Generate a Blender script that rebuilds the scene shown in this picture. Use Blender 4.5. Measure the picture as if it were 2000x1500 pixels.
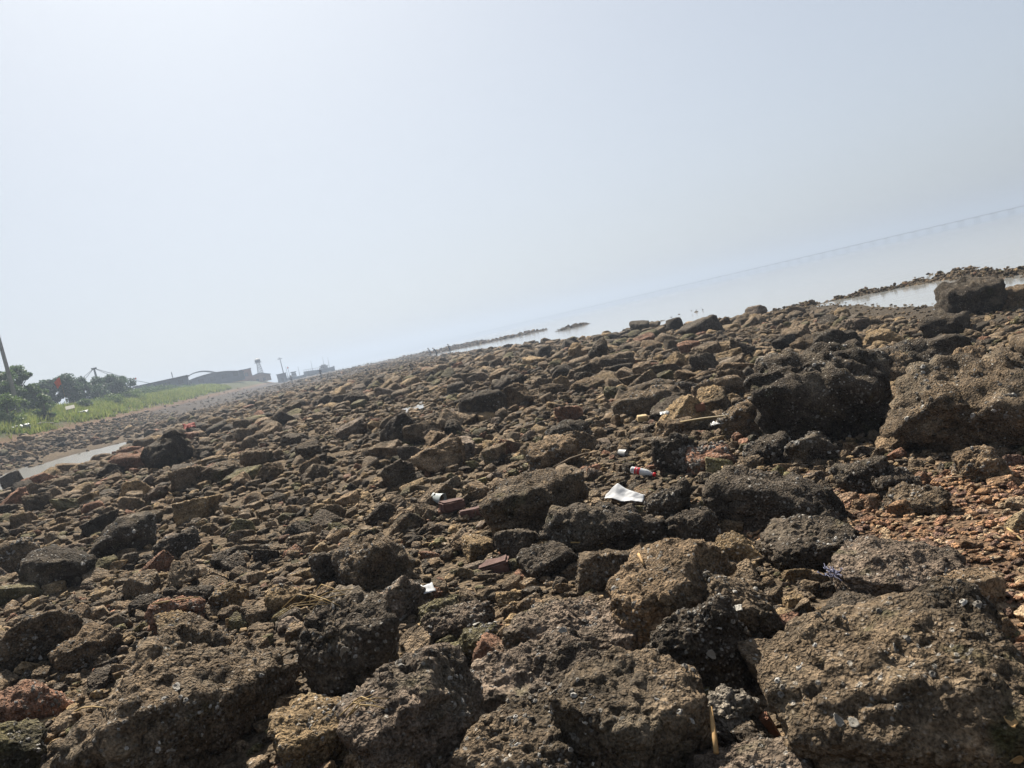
import bpy, bmesh, math, random
import numpy as np
from mathutils import Vector, Matrix

for o in list(bpy.data.objects):
    bpy.data.objects.remove(o)
scene = bpy.context.scene
C = scene.collection
R = math.radians

# ------------------------------------------------------------------ camera
EYE = Vector((0.0, 0.0, 2.5))
ROLL, PITCH, FPX = R(12.83), R(4.1), 1500.0          # focal length for a 2000 px wide picture
FWD = Vector((0, math.cos(PITCH), -math.sin(PITCH)))
R0 = Vector((1, 0, 0)); U0 = R0.cross(FWD)
RIGHT = R0 * math.cos(ROLL) - U0 * math.sin(ROLL)
UP = U0 * math.cos(ROLL) + R0 * math.sin(ROLL)
cam = bpy.data.cameras.new('camera')
cam.sensor_width = 36; cam.lens = 36 * FPX / 2000
cam.clip_start = 0.05; cam.clip_end = 9000
camo = bpy.data.objects.new('camera', cam); C.objects.link(camo)
camo.matrix_world = Matrix(((RIGHT.x, UP.x, -FWD.x, EYE.x), (RIGHT.y, UP.y, -FWD.y, EYE.y),
                            (RIGHT.z, UP.z, -FWD.z, EYE.z), (0, 0, 0, 1)))
scene.camera = camo

# ------------------------------------------------------------------ sky and sun
HAZE = 0.0013
SUN_AZ, SUN_EL = R(-17), R(47)
world = bpy.data.worlds.new('World'); scene.world = world
world.use_nodes = True
wn, wl = world.node_tree.nodes, world.node_tree.links
wn.clear()
sky = wn.new('ShaderNodeTexSky'); sky.sky_type = 'NISHITA'; sky.sun_disc = False
sky.sun_elevation = SUN_EL; sky.sun_rotation = SUN_AZ
sky.altitude = 0; sky.air_density = 1.0; sky.dust_density = 2.8; sky.ozone_density = 2.0
hs = wn.new('ShaderNodeHueSaturation'); hs.inputs['Saturation'].default_value = 0.62
mixc = wn.new('ShaderNodeMix'); mixc.data_type = 'RGBA'; mixc.blend_type = 'MULTIPLY'
mixc.inputs[0].default_value = 1.0; mixc.inputs[7].default_value = (0.94, 1.0, 1.07, 1)
bg = wn.new('ShaderNodeBackground'); bg.inputs['Strength'].default_value = 0.05
wo = wn.new('ShaderNodeOutputWorld')
# thick hazy air evens out the glare: c / (1 + c / k), then a thin white veil over everything
dv_ = wn.new('ShaderNodeVectorMath'); dv_.operation = 'MULTIPLY_ADD'; dv_.inputs[1].default_value = (.085, .085, .085); dv_.inputs[2].default_value = (1, 1, 1)
qt = wn.new('ShaderNodeVectorMath'); qt.operation = 'DIVIDE'
ml = wn.new('ShaderNodeVectorMath'); ml.operation = 'SCALE'; ml.inputs[3].default_value = 1.17
wl.new(sky.outputs[0], dv_.inputs[0]); wl.new(sky.outputs[0], qt.inputs[0]); wl.new(dv_.outputs[0], qt.inputs[1]); wl.new(qt.outputs[0], ml.inputs[0])
wl.new(ml.outputs[0], hs.inputs['Color']); wl.new(hs.outputs[0], mixc.inputs[6])
veil = wn.new('ShaderNodeMix'); veil.data_type = 'RGBA'
veil.inputs[0].default_value = 0.28; veil.inputs[7].default_value = (5.0, 5.25, 5.7, 1)
wl.new(mixc.outputs[2], veil.inputs[6]); wl.new(veil.outputs[2], bg.inputs['Color']); wl.new(bg.outputs[0], wo.inputs['Surface'])
sl = bpy.data.lights.new('sun', 'SUN'); sl.energy = 5.0; sl.angle = R(0.6); sl.color = (1.0, 0.92, 0.80)
so = bpy.data.objects.new('sun', sl); C.objects.link(so)
sd = Vector((math.sin(SUN_AZ) * math.cos(SUN_EL), math.cos(SUN_AZ) * math.cos(SUN_EL), math.sin(SUN_EL)))
so.rotation_euler = sd.to_track_quat('Z', 'Y').to_euler(); so.location = (0, 0, 60)
vs = scene.view_settings
vs.view_transform = 'Standard'; vs.look = 'None'; vs.gamma = 1.0; vs.exposure = 1.43
vs.use_curve_mapping = False
scene.render.engine = 'CYCLES'
cy = scene.cycles
cy.use_denoising = True; cy.max_bounces = 5; cy.diffuse_bounces = 2; cy.glossy_bounces = 3
cy.transmission_bounces = 4; cy.volume_bounces = 0; cy.transparent_max_bounces = 6
cy.use_adaptive_sampling = True; cy.adaptive_threshold = 0.012
cy.caustics_reflective = False; cy.caustics_refractive = False

# ------------------------------------------------------------------ picture geometry
def ray(px, py):
    return (RIGHT * ((px - 1000) / FPX) + UP * ((750 - py) / FPX) + FWD).normalized()
def proj(p):
    d = Vector(p) - EYE; f = d.dot(FWD)
    return 1000 + FPX * d.dot(RIGHT) / f, 750 - FPX * d.dot(UP) / f
def proj_np(P):
    D = P - np.array(EYE); f = D @ np.array(FWD)
    return 1000 + FPX * (D @ np.array(RIGHT)) / f, 750 - FPX * (D @ np.array(UP)) / f, f

# ------------------------------------------------------------------ numpy noise
_rs = np.random.RandomState(7)
_P = _rs.permutation(256).astype(np.int64); _P = np.concatenate([_P, _P, _P])
_G = _rs.normal(size=(256, 3)); _G /= np.linalg.norm(_G, axis=1)[:, None]
_H = _rs.rand(256, 3)
def perlin(p):
    p = np.asarray(p, float); i = np.floor(p).astype(np.int64); f = p - i; i &= 255
    u = f * f * f * (f * (f * 6 - 15) + 10)
    out = 0
    for dx in (0, 1):
        wx = u[:, 0] if dx else 1 - u[:, 0]
        for dy in (0, 1):
            wy = u[:, 1] if dy else 1 - u[:, 1]
            for dz in (0, 1):
                wz = u[:, 2] if dz else 1 - u[:, 2]
                h = _P[_P[_P[i[:, 0] + dx] + i[:, 1] + dy] + i[:, 2] + dz]
                g = _G[h]
                out = out + wx * wy * wz * (g[:, 0] * (f[:, 0] - dx) + g[:, 1] * (f[:, 1] - dy) + g[:, 2] * (f[:, 2] - dz))
    return out
def fbm(p, octv=4, gain=0.5, ridged=False):
    p = np.asarray(p, float); a = 1.0; o = 0
    for k in range(octv):
        n = perlin(p)
        o = o + a * ((1 - 2.6 * np.abs(n)) if ridged else n)
        p = p * 2.03 + 17.3; a *= gain
    return o
def worley(p):
    p = np.asarray(p, float); i = np.floor(p).astype(np.int64); f = p - i
    best = np.full(len(p), 9.0); h1 = np.zeros(len(p), np.int64)
    for dx in (-1, 0, 1):
        for dy in (-1, 0, 1):
            for dz in (-1, 0, 1):
                h = _P[_P[_P[(i[:, 0] + dx) & 255] + ((i[:, 1] + dy) & 255)] + ((i[:, 2] + dz) & 255)]
                q = _H[h] + np.array((dx, dy, dz)) - f
                d = (q * q).sum(1)
                m = d < best; best = np.where(m, d, best); h1 = np.where(m, h, h1)
    return np.sqrt(best), h1 / 255.0
def n2(x, y, s, seed=0.0, octv=3):
    x = np.asarray(x, float); y = np.asarray(y, float)
    return fbm(np.stack([x.ravel() * s, y.ravel() * s, np.full(x.size, seed + .37)], 1), octv).reshape(x.shape)

# ------------------------------------------------------------------ terrain height (sea level 0.5, eye 2.5)
SEA = 0.5
SH_Y = [-300, -20, 10, 18, 27, 33, 44, 60, 111, 170, 267, 400, 800, 2400]
SH_X = [60, 12, 10.5, 10.8, 12.5, 13.2, 9.8, 5.5, -5.5, -19, -42, -75, -200, -900]
BK_Y = [-300, 0, 40, 60, 79, 118, 177, 247, 336, 600, 2400]
BK_X = [-40, -29, -36, -39.7, -43.6, -55, -68, -82, -103, -190, -980]
def sstep(a, b, x):
    t = np.clip((x - a) / (b - a), 0, 1); return t * t * (3 - 2 * t)
def seg_dist(x, y, pts):
    best = np.full(np.shape(x), 1e9); along = np.zeros(np.shape(x))
    for k in range(len(pts) - 1):
        ax, ay = pts[k]; bx, by = pts[k + 1]
        vx, vy = bx - ax, by - ay
        t = np.clip(((x - ax) * vx + (y - ay) * vy) / (vx * vx + vy * vy), 0, 1)
        d = np.hypot(x - ax - t * vx, y - ay - t * vy)
        m = d < best; best = np.where(m, d, best); along = np.where(m, (k + t) / (len(pts) - 1), along)
    return best, along
REEFS = [  # points, half width, height over the sea, noise
    ([(12.5, 35), (15.5, 33.5), (18.5, 31.5), (17.6, 27), (17.2, 24)], 1.2, 0.13),
    ([(20.5, 38), (21.3, 34)], 0.5, 0.07),
    ([(7.5, 157), (-3, 167), (-14, 184)], 3.5, 0.30),
    ([(-14, 184), (-35, 245), (-62, 310), (-92, 370)], 6.0, 0.62),
    ([(-6, 205), (-18, 232)], 2.5, 0.45),
    ([(9, 112), (13, 116)], 1.4, 0.28),
    ([(9, 55), (12.5, 58), (16, 60)], 0.5, 0.10),
]
def height(x, y, fine=True):
    x = np.asarray(x, float); y = np.asarray(y, float)
    a = np.interp(y, SH_Y, SH_X) - x
    b = x - np.interp(y, BK_Y, BK_X)
    wob = n2(x, y, 0.09, 3.0) * 3.0
    a2 = a + wob * sstep(2, 12, np.abs(a) + 2)
    z = np.interp(a2, [-400, -60, -12, 0, 4, 10, 22, 60], [-2.5, -1.6, -0.35, SEA + .02, .64, .86, 1.02, 1.1])
    z = z + .35 * sstep(105, 180, y) * sstep(4, 18, a2)
    b2 = b + wob * .25
    chan = np.exp(-((b2 - 10.8) / 6.4) ** 4) * sstep(18, 30, y) * (1 - sstep(50, 64, y))
    z = z - (.62 - .30 * n2(x, y, .33, 21.) - .55 * n2(x * 1.0 + y * .38, (y - x * .38) * .22, .8, 22., 2)) * chan
    z = z + np.interp(b2, [-60, -14, -7, -3, 0, 2.5, 5.5], [5.0, 4.6, 4.0, 3.2, 1.9, .7, 0.0]) * sstep(10, 40, y)
    for pts, w, h in REEFS:
        d, al = seg_dist(x, y, pts)
        d = d + n2(x, y, .5 / w, 9.0) * w * .9
        r = SEA + (h + .5) * np.exp(-(d / w) ** 2) * (1 + n2(x, y, 1.6 / w, 5.) * .6) - .5
        z = np.where(d < 3 * w, np.maximum(z, r), z)
    if fine:
        amp = sstep(-6, 4, a)
        z = z + amp * (n2(x, y, .45, 1.) * .10 + n2(x, y, 1.9, 2.) * .035)
    return z
def hz(x, y):
    return float(height(np.array([x]), np.array([y]))[0])
def ground_at(px, py):
    d = ray(px, py); t = 1.0
    ts = np.exp(np.linspace(math.log(1.2), math.log(900), 900))
    P = np.array(EYE)[None] + ts[:, None] * np.array(d)[None]
    g = P[:, 2] - height(P[:, 0], P[:, 1])
    k = np.argmax(g < 0)
    if g[k] >= 0: k = len(ts) - 1
    if k == 0: return Vector(P[0])
    f = g[k - 1] / (g[k - 1] - g[k]); t = ts[k - 1] + f * (ts[k] - ts[k - 1])
    return EYE + d * t
def at_dist(px, py, dist):
    d = ray(px, py); h = math.hypot(d.x, d.y)
    return EYE + d * (dist / h)

# ------------------------------------------------------------------ scene helpers
def mesh_obj(name, verts, faces, mat=None, parent=None, smooth=False):
    me = bpy.data.meshes.new(name)
    if isinstance(verts, np.ndarray) and isinstance(faces, np.ndarray):
        fast_mesh(me, verts, faces)
    else:
        me.from_pydata([tuple(v) for v in verts], [], [tuple(f) for f in faces])
    if mat: me.materials.append(mat)
    if smooth: me.polygons.foreach_set('use_smooth', [True] * len(me.polygons))
    me.update()
    o = bpy.data.objects.new(name, me); C.objects.link(o)
    if parent: o.parent = parent
    return o
def fast_mesh(me, V, F):
    n, k = F.shape
    me.vertices.add(len(V)); me.vertices.foreach_set('co', np.ascontiguousarray(V, np.float32).ravel())
    me.loops.add(n * k); me.loops.foreach_set('vertex_index', np.ascontiguousarray(F, np.int32).ravel())
    me.polygons.add(n); me.polygons.foreach_set('loop_start', np.arange(0, n * k, k, dtype=np.int32))
    me.update(calc_edges=True)
def tag(o, label=None, cat=None, group=None, kind=None):
    if label: o['label'] = label
    if cat: o['category'] = cat
    if group: o['group'] = group
    if kind: o['kind'] = kind
    return o
def empty(name, loc, rz=0.0):
    o = bpy.data.objects.new(name, None); C.objects.link(o)
    o.location = loc; o.rotation_euler = (0, 0, rz); o.empty_display_size = .2
    return o
def copy_tree(o, parent=None):
    c = o.copy(); C.objects.link(c); c.parent = parent
    for ch in list(o.children):
        copy_tree(ch, c)
    return c
class MB:
    def __init__(s): s.v = []; s.f = []
    def box(s, x0, x1, y0, y1, z0, z1):
        n = len(s.v)
        s.v += [(x0, y0, z0), (x1, y0, z0), (x1, y1, z0), (x0, y1, z0), (x0, y0, z1), (x1, y0, z1), (x1, y1, z1), (x0, y1, z1)]
        s.f += [tuple(n + i for i in q) for q in ((0, 3, 2, 1), (4, 5, 6, 7), (0, 1, 5, 4), (1, 2, 6, 5), (2, 3, 7, 6), (3, 0, 4, 7))]
        return s
    def tube(s, pts, rad, sides=6, cap=True):
        pts = [Vector(p) for p in pts]
        if not isinstance(rad, (list, tuple)): rad = [rad] * len(pts)
        n0 = len(s.v)
        for i, p in enumerate(pts):
            t = (pts[min(i + 1, len(pts) - 1)] - pts[max(i - 1, 0)]).normalized()
            a = t.cross(Vector((0, 0, 1)) if abs(t.z) < .9 else Vector((1, 0, 0))).normalized(); b = t.cross(a)
            for k in range(sides):
                w = 2 * math.pi * k / sides
                s.v.append(tuple(p + (a * math.cos(w) + b * math.sin(w)) * rad[i]))
        for i in range(len(pts) - 1):
            for k in range(sides):
                q = n0 + i * sides
                s.f.append((q + k, q + (k + 1) % sides, q + sides + (k + 1) % sides, q + sides + k))
        if cap:
            s.f.append(tuple(n0 + k for k in range(sides))[::-1]); q = n0 + (len(pts) - 1) * sides
            s.f.append(tuple(q + k for k in range(sides)))
        return s
    def lathe(s, prof, sides=20, axis='z'):
        n0 = len(s.v)
        for r, h in prof:
            for k in range(sides):
                w = 2 * math.pi * k / sides
                s.v.append((r * math.cos(w), r * math.sin(w), h) if axis == 'z' else (h, r * math.cos(w), r * math.sin(w)))
        for i in range(len(prof) - 1):
            for k in range(sides):
                q = n0 + i * sides
                s.f.append((q + k, q + (k + 1) % sides, q + sides + (k + 1) % sides, q + sides + k))
        s.f.append(tuple(n0 + k for k in range(sides))[::-1]); q = n0 + (len(prof) - 1) * sides
        s.f.append(tuple(q + k for k in range(sides)))
        return s
    def prism(s, poly, y0, y1):          # outline in x, z pushed along y
        n = len(s.v); m = len(poly)
        s.v += [(x, y0, z) for x, z in poly] + [(x, y1, z) for x, z in poly]
        s.f.append(tuple(range(n, n + m))); s.f.append(tuple(range(n + 2 * m - 1, n + m - 1, -1)))
        for k in range(m):
            s.f.append((n + k, n + m + k, n + m + (k + 1) % m, n + (k + 1) % m))
        return s
    def build(s, name, mat, parent=None, smooth=False):
        return mesh_obj(name, s.v, s.f, mat, parent, smooth)

# ------------------------------------------------------------------ materials
class NT:
    def __init__(s, name):
        s.m = bpy.data.materials.new(name); s.m.use_nodes = True
        s.t = s.m.node_tree; s.t.nodes.clear()
        s.out = s.n('ShaderNodeOutputMaterial'); s.b = s.n('ShaderNodeBsdfPrincipled')
        s.t.links.new(s.b.outputs[0], s.out.inputs[0])
    def n(s, t, **kw):
        x = s.t.nodes.new(t)
        for k, v in kw.items(): setattr(x, k, v)
        return x
    def l(s, a, b): s.t.links.new(a, b)
    def noise(s, vec, scale, detail=4, rough=.55):
        x = s.n('ShaderNodeTexNoise'); x.inputs['Scale'].default_value = scale
        x.inputs['Detail'].default_value = detail; x.inputs['Roughness'].default_value = rough
        if vec is not None: s.l(vec, x.inputs['Vector'])
        return x.outputs['Fac']
    def voro(s, vec, scale, feature='F1', out='Distance', rand=1.0):
        x = s.n('ShaderNodeTexVoronoi', feature=feature); x.inputs['Scale'].default_value = scale
        x.inputs['Randomness'].default_value = rand
        s.l(vec, x.inputs['Vector']); return x.outputs[out]
    def ramp(s, fac, lo, hi, a=0.0, b=1.0):
        x = s.n('ShaderNodeMapRange'); x.inputs[1].default_value = lo; x.inputs[2].default_value = hi
        x.inputs[3].default_value = a; x.inputs[4].default_value = b
        s.l(fac, x.inputs[0]); return x.outputs[0]
    def math(s, op, a, b=None):
        x = s.n('ShaderNodeMath', operation=op)
        for i, v in enumerate((a, b)):
            if v is None: continue
            if isinstance(v, (int, float)): x.inputs[i].default_value = v
            else: s.l(v, x.inputs[i])
        return x.outputs[0]
    def mix(s, fac, a, b, mode='MIX'):
        x = s.n('ShaderNodeMix', data_type='RGBA', blend_type=mode)
        for i, v in ((0, fac), (6, a), (7, b)):
            if isinstance(v, (int, float)): x.inputs[i].default_value = v
            elif isinstance(v, tuple): x.inputs[i].default_value = (*v, 1) if len(v) == 3 else v
            else: s.l(v, x.inputs[i])
        return x.outputs[2]
    def scale(s, col, f):
        x = s.n('ShaderNodeVectorMath', operation='SCALE')
        if isinstance(col, tuple): x.inputs[0].default_value = col
        else: s.l(col, x.inputs[0])
        if isinstance(f, (int, float)): x.inputs[3].default_value = f
        else: s.l(f, x.inputs[3])
        return x.outputs[0]
    def bump(s, h, dist, strength=1.0, normal=None):
        x = s.n('ShaderNodeBump'); x.inputs['Strength'].default_value = strength; x.inputs['Distance'].default_value = dist
        s.l(h, x.inputs['Height'])
        if normal is not None: s.l(normal, x.inputs['Normal'])
        return x.outputs[0]
    def done(s, col=None, rough=.8, nrm=None, spec=.3, **kw):
        if col is not None:
            if isinstance(col, tuple): s.b.inputs['Base Color'].default_value = (*col, 1)
            else: s.l(col, s.b.inputs['Base Color'])
        if isinstance(rough, (int, float)): s.b.inputs['Roughness'].default_value = rough
        else: s.l(rough, s.b.inputs['Roughness'])
        if nrm is not None: s.l(nrm, s.b.inputs['Normal'])
        s.b.inputs['Specular IOR Level'].default_value = spec
        for k, v in kw.items(): s.b.inputs[k.replace('_', ' ')].default_value = v
        return s.m
def pos_of(t): return t.n('ShaderNodeNewGeometry').outputs['Position']
def obj_of(t): return t.n('ShaderNodeTexCoord').outputs['Object']

def rock_material(name, instanced, fine=1.0):
    t = NT(name); p = pos_of(t)
    if instanced:
        a = t.n('ShaderNodeAttribute', attribute_type='INSTANCER', attribute_name='tint'); tint = a.outputs['Color']
    else:
        tint = t.n('ShaderNodeObjectInfo').outputs['Color']
    big = t.noise(p, 2.2, 3); mid = t.noise(p, 14, 5, .62); fin = t.noise(p, 75, 4, .6)
    col = t.scale(tint, t.ramp(mid, .32, .68, .38, 1.85))
    col = t.mix(t.ramp(big, .42, .66, 0, .55), col, t.mix(.5, tint, (0.059, 0.049, 0.038)))          # darker crust patches
    lich = t.noise(p, 5.0, 4, .6)
    col = t.mix(t.ramp(lich, .60, .70, 0, .45), col, (0.140, 0.108, 0.066))                          # ochre silt
    alg = t.noise(p, 3.1, 3, .6)
    col = t.mix(t.ramp(alg, .63, .73, 0, .5), col, (0.052, 0.059, 0.021))                            # algae film
    v1 = t.voro(p, 48); m1 = t.noise(p, 6, 2)
    spk = t.math('MULTIPLY', t.ramp(v1, .30, .20, 0, 1), t.ramp(m1, .46, .60, 0, 1))
    col = t.mix(t.math('MULTIPLY', spk, .6), col, (0.238, 0.210, 0.175))                               # barnacle crust
    v2 = t.voro(p, 24); m2 = t.noise(p, 4.2, 2)
    sp2 = t.math('MULTIPLY', t.ramp(v2, .24, .16, 0, 1), t.ramp(m2, .44, .56, 0, 1))
    col = t.mix(t.math('MULTIPLY', sp2, .75), col, (0.294, 0.280, 0.252))
    dk = t.noise(p, 1.25, 4, .65)
    col = t.mix(t.ramp(dk, .52, .64, 0, .62), col, (.026, .023, .018))                           # black weed film
    pl = t.noise(p, 1.9, 4, .6)
    col = t.mix(t.ramp(pl, .58, .68, 0, .5), col, (.155, .128, .092))                            # dry salt and silt
    col = t.scale(col, t.ramp(fin, .34, .66, .42, 1.6))
    v3 = t.voro(p, 95)
    h = t.math('ADD', t.math('MULTIPLY', fin, .8), t.math('MULTIPLY', mid, 1.6))
    h = t.math('ADD', h, t.math('MULTIPLY', t.ramp(v1, 0, .6, 1, 0), .7))
    h = t.math('ADD', h, t.math('MULTIPLY', t.ramp(v3, 0, .6, 1, 0), .3))
    worn = t.noise(p, 2.7, 3, .6)
    h = t.math('MULTIPLY', h, t.ramp(worn, .36, .58, .22, 1.0))
    nrm = t.bump(h, .036 * fine, 1.0)
    return t.done(col, t.ramp(fin, .3, .7, .78, .98), nrm, .10)

M = {}
def plain(name, col, rough=.7, spec=.3, var=.25, scale=6.0, bump=0.0, objc=True, **kw):
    t = NT(name); p = obj_of(t) if objc else pos_of(t)
    n = t.noise(p, scale, 5, .6)
    c = t.scale(tuple(col), t.ramp(n, .3, .7, 1 - var, 1 + var))
    nr = t.bump(t.noise(p, scale * 6, 4), bump) if bump else None
    M[name] = t.done(c, rough, nr, spec, **kw)
    return M[name]
M['rock'] = rock_material('barnacled_rock', False)
M['rubble'] = rock_material('rubble_rock', True)
# ground: gravelly silt, redder on the right near the photographer, mud further along the beach
t = NT('beach_ground'); p = pos_of(t)
n1 = t.noise(p, .6, 5, .6); n2_ = t.noise(p, 9, 5, .65); n3 = t.noise(p, 60, 3)
v = t.voro(p, 26); vc = t.voro(p, 26, out='Color')
col = t.mix(t.ramp(n1, .35, .65), (0.108, 0.081, 0.052), (0.073, 0.059, 0.043))
col = t.mix(t.ramp(n2_, .4, .7, 0, .6), col, (0.119, 0.084, 0.052))
sc_ = t.n('ShaderNodeSeparateXYZ'); t.l(vc, sc_.inputs[0])
col = t.scale(col, t.ramp(sc_.outputs[0], 0, 1, .6, 1.4))
sx = t.n('ShaderNodeSeparateXYZ'); t.l(p, sx.inputs[0])
red = t.math('MULTIPLY', t.ramp(sx.outputs[0], 1.2, 2.3), t.math('MULTIPLY', t.ramp(sx.outputs[1], 7.5, 5.5), t.ramp(sx.outputs[1], 0.5, 2.0)))
col = t.mix(t.math('MULTIPLY', red, .8), col, (.150, .092, .055))
wet = t.ramp(sx.outputs[2], .88, .60)
col = t.mix(t.math('MULTIPLY', wet, .7), col, (.045, .038, .03))
mud = t.math('MULTIPLY', t.ramp(sx.outputs[1], 70, 110), t.ramp(n1, .25, .6, .6, 1))
col = t.mix(mud, col, (.046, .039, .034))
# the high bank: bare red soil at its foot, growth above
bank = t.ramp(sx.outputs[2], 2.1, 2.7)
col = t.mix(t.math('MULTIPLY', bank, t.ramp(n1, .3, .6, .6, 1)), col, (0.140, 0.081, 0.052))
top = t.math('MULTIPLY', t.ramp(t.math('ADD', sx.outputs[2], t.math('MULTIPLY', n1, 1.6)), 3.3, 4.0), 1)
col = t.mix(top, col, (.050, .056, .024))
col = t.scale(col, t.ramp(n3, .3, .7, .75, 1.25))
h = t.math('ADD', t.math('MULTIPLY', t.ramp(v, 0, .6, 1, 0), 1.0), t.math('ADD', t.math('MULTIPLY', n2_, 1.5), t.math('MULTIPLY', n3, .5)))
M['ground'] = t.done(col, .95, t.bump(h, .03, 1.0), .06)
# sea
t = NT('sea_water'); p = pos_of(t)
mp = t.n('ShaderNodeMapping'); mp.inputs['Scale'].default_value = (.35, 1.0, 1); mp.inputs['Rotation'].default_value = (0, 0, R(-20))
t.l(p, mp.inputs['Vector'])
w1 = t.noise(mp.outputs[0], .7, 3, .5); w2 = t.noise(mp.outputs[0], 4.0, 2, .5)
hh = t.math('ADD', w1, t.math('MULTIPLY', w2, .18))
M['sea'] = t.done((.20, .205, .20), .08, t.bump(hh, .07, .28), .5, IOR=1.33)
t = NT('pool_water'); p = pos_of(t)
mp = t.n('ShaderNodeMapping'); mp.inputs['Scale'].default_value = (2.2, .5, 1); t.l(p, mp.inputs['Vector'])
M['pool'] = t.done((.16, .16, .155), .18, t.bump(t.noise(mp.outputs[0], 2.0, 3), .07, .55), .5, IOR=1.33)
# ------------------------------------------------------------------ ground, sea, pools
def polar_sheet(name, mat, zfun, radii, angs):
    Rr, A = np.meshgrid(radii, angs, indexing='ij')
    X = Rr * np.sin(A); Y = Rr * np.cos(A)
    Z = zfun(X, Y)
    V = np.stack([X.ravel(), Y.ravel(), Z.ravel()], 1)
    nr, na = Rr.shape
    i, j = np.meshgrid(np.arange(nr - 1), np.arange(na), indexing='ij')
    a = (i * na + j).ravel(); b = (i * na + (j + 1) % na).ravel(); c = ((i + 1) * na + (j + 1) % na).ravel(); d = ((i + 1) * na + j).ravel()
    F = np.stack([a, d, c, b], 1)
    return mesh_obj(name, V, F[:, ::-1].copy(), mat, None, True)
view = np.linspace(R(-48), R(48), 300)
rest = np.linspace(R(48), R(312), 60)[1:-1]
angs = np.concatenate([view, rest])
radii = np.concatenate([[.05, .4, .8], np.exp(np.linspace(math.log(1.2), math.log(260), 330)), np.exp(np.linspace(math.log(275), math.log(2350), 30))])
g = polar_sheet('beach', M['ground'], height, radii, angs); tag(g, 'brown gravelly tidal beach between the sea and the green bank', kind='structure')
radii_s = np.concatenate([[.05], np.exp(np.linspace(math.log(6), math.log(2350), 40))])
s_ = polar_sheet('sea', M['sea'], lambda X, Y: np.full(X.shape, SEA), radii_s, np.linspace(0, 2 * math.pi, 73)[:-1])
tag(s_, 'calm pale grey sea fading into haze', kind='structure')
# the tide pool in the channel below the bank
def patch(name, x0, x1, y0, y1, z, mat, label):
    V = [(x0, y0, z), (x1, y0, z), (x1, y1, z), (x0, y1, z)]
    o = mesh_obj(name, V, [(0, 1, 2, 3)], mat); tag(o, label, kind='structure'); return o
# pool outline follows the channel
ys = np.linspace(16, 68, 40); xb = np.interp(ys, BK_Y, BK_X)
V = [(x + 2.0, y, .65) for x, y in zip(xb, ys)] + [(x + 18.0, y, .65) for x, y in zip(xb, ys)]
F = [(k, k + 40, k + 41, k + 1) for k in range(39)]
o = mesh_obj('tide_pool', V, F, M['pool']); tag(o, 'long shallow tide pool in the channel below the bank', kind='structure')

# ------------------------------------------------------------------ rock shapes
_ico = {}
def ico(n):
    if n not in _ico:
        bm = bmesh.new(); bmesh.ops.create_icosphere(bm, subdivisions=n, radius=1.0)
        bm.verts.ensure_lookup_table()
        V = np.array([v.co[:] for v in bm.verts]); F = np.array([[v.index for v in f.verts] for f in bm.faces], np.int32)
        bm.free(); V /= np.linalg.norm(V, axis=1)[:, None]
        _ico[n] = (V, F)
    return _ico[n]
def rock_shape(seed, sub, boxy=.5, planes=9, p=14, lump=.10, rough=.05):
    """unit rock: a rounded many-sided block, uneven by noise; half extents about 1"""
    rs = np.random.RandomState(seed)
    D, F = ico(sub)
    N = [np.array(v, float) for v in ((1, 0, 0), (-1, 0, 0), (0, 1, 0), (0, -1, 0), (0, 0, 1), (0, 0, -1))]
    N = [n + rs.normal(size=3) * .22 for n in N]; Hh = list(rs.uniform(.78, 1.0, 6))
    for k in range(planes):
        N.append(rs.normal(size=3)); Hh.append(rs.uniform(.85, 1.18) + .12 * boxy)
    N = np.array(N); N /= np.linalg.norm(N, axis=1)[:, None]
    dots = np.maximum(D @ N.T, 0) / np.array(Hh)[None]
    r = (dots ** p).sum(1) ** (-1.0 / p)
    V = D * r[:, None]
    off = rs.rand(3) * 50
    d = fbm(V * 1.3 + off, 3) * lump * 1.6
    rd = fbm(V * 2.6 + off + 9, 4, .55, True)
    d = d + (rd - .6) * lump * .62 + fbm(V * 6 + off, 3, .6) * rough * 1.5 + fbm(V * 13 + off, 2, .6, True) * rough * .35
    V = V + D * d[:, None]
    V /= np.abs(V).max(0)[None]
    return V, F
def crust(V, F, amp=.012, cell=.03, seed=0.0, lumps=1.0):
    """real-size growth on a finished rock (metres): clumps of barnacles, pits and ridges, pushed along the normals"""
    e1 = V[F[:, 1]] - V[F[:, 0]]; e2 = V[F[:, 2]] - V[F[:, 0]]
    fn = np.cross(e1, e2); vn = np.zeros_like(V)
    for k in range(3): np.add.at(vn, F[:, k], fn)
    vn /= np.linalg.norm(vn, axis=1)[:, None] + 1e-9
    q = V + seed
    msk = sstep(-.25, .25, fbm(q * 3.5, 3))
    w, h = worley(q / cell)
    w2, h2 = worley(q / (cell * 2.3) + 7)
    d = amp * msk * ((1 - w) * (.4 + .9 * h)) + amp * (.3 + .9 * msk) * (fbm(q * 11, 4, .6)) * 1.6
    d = d + amp * 1.2 * np.maximum(0, .5 - w2) * (h2 > .55) - amp * 1.1 * np.maximum(0, .42 - w2) * (h2 < .25) * 2
    d = d + amp * .8 * fbm(q * 42, 2)
    size = np.abs(V).max()
    d = d + lumps * min(size, .7) * (0.05 * (fbm(q * 4.2 + 31, 4, .55, True) - .7) + .05 * fbm(q * 2.3 + 5, 3))
    cr = fbm(q * (1.1 / max(size, .25)) + 60, 2)                       # a few cracks
    d = d - min(size, .6) * .05 * np.exp(-(cr / .022) ** 2)
    return V + vn * d[:, None], vn
def euler_np(rx, ry, rz):
    return np.array(Matrix.Rotation(rz, 3, 'Z') @ Matrix.Rotation(ry, 3, 'Y') @ Matrix.Rotation(rx, 3, 'X'))
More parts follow.
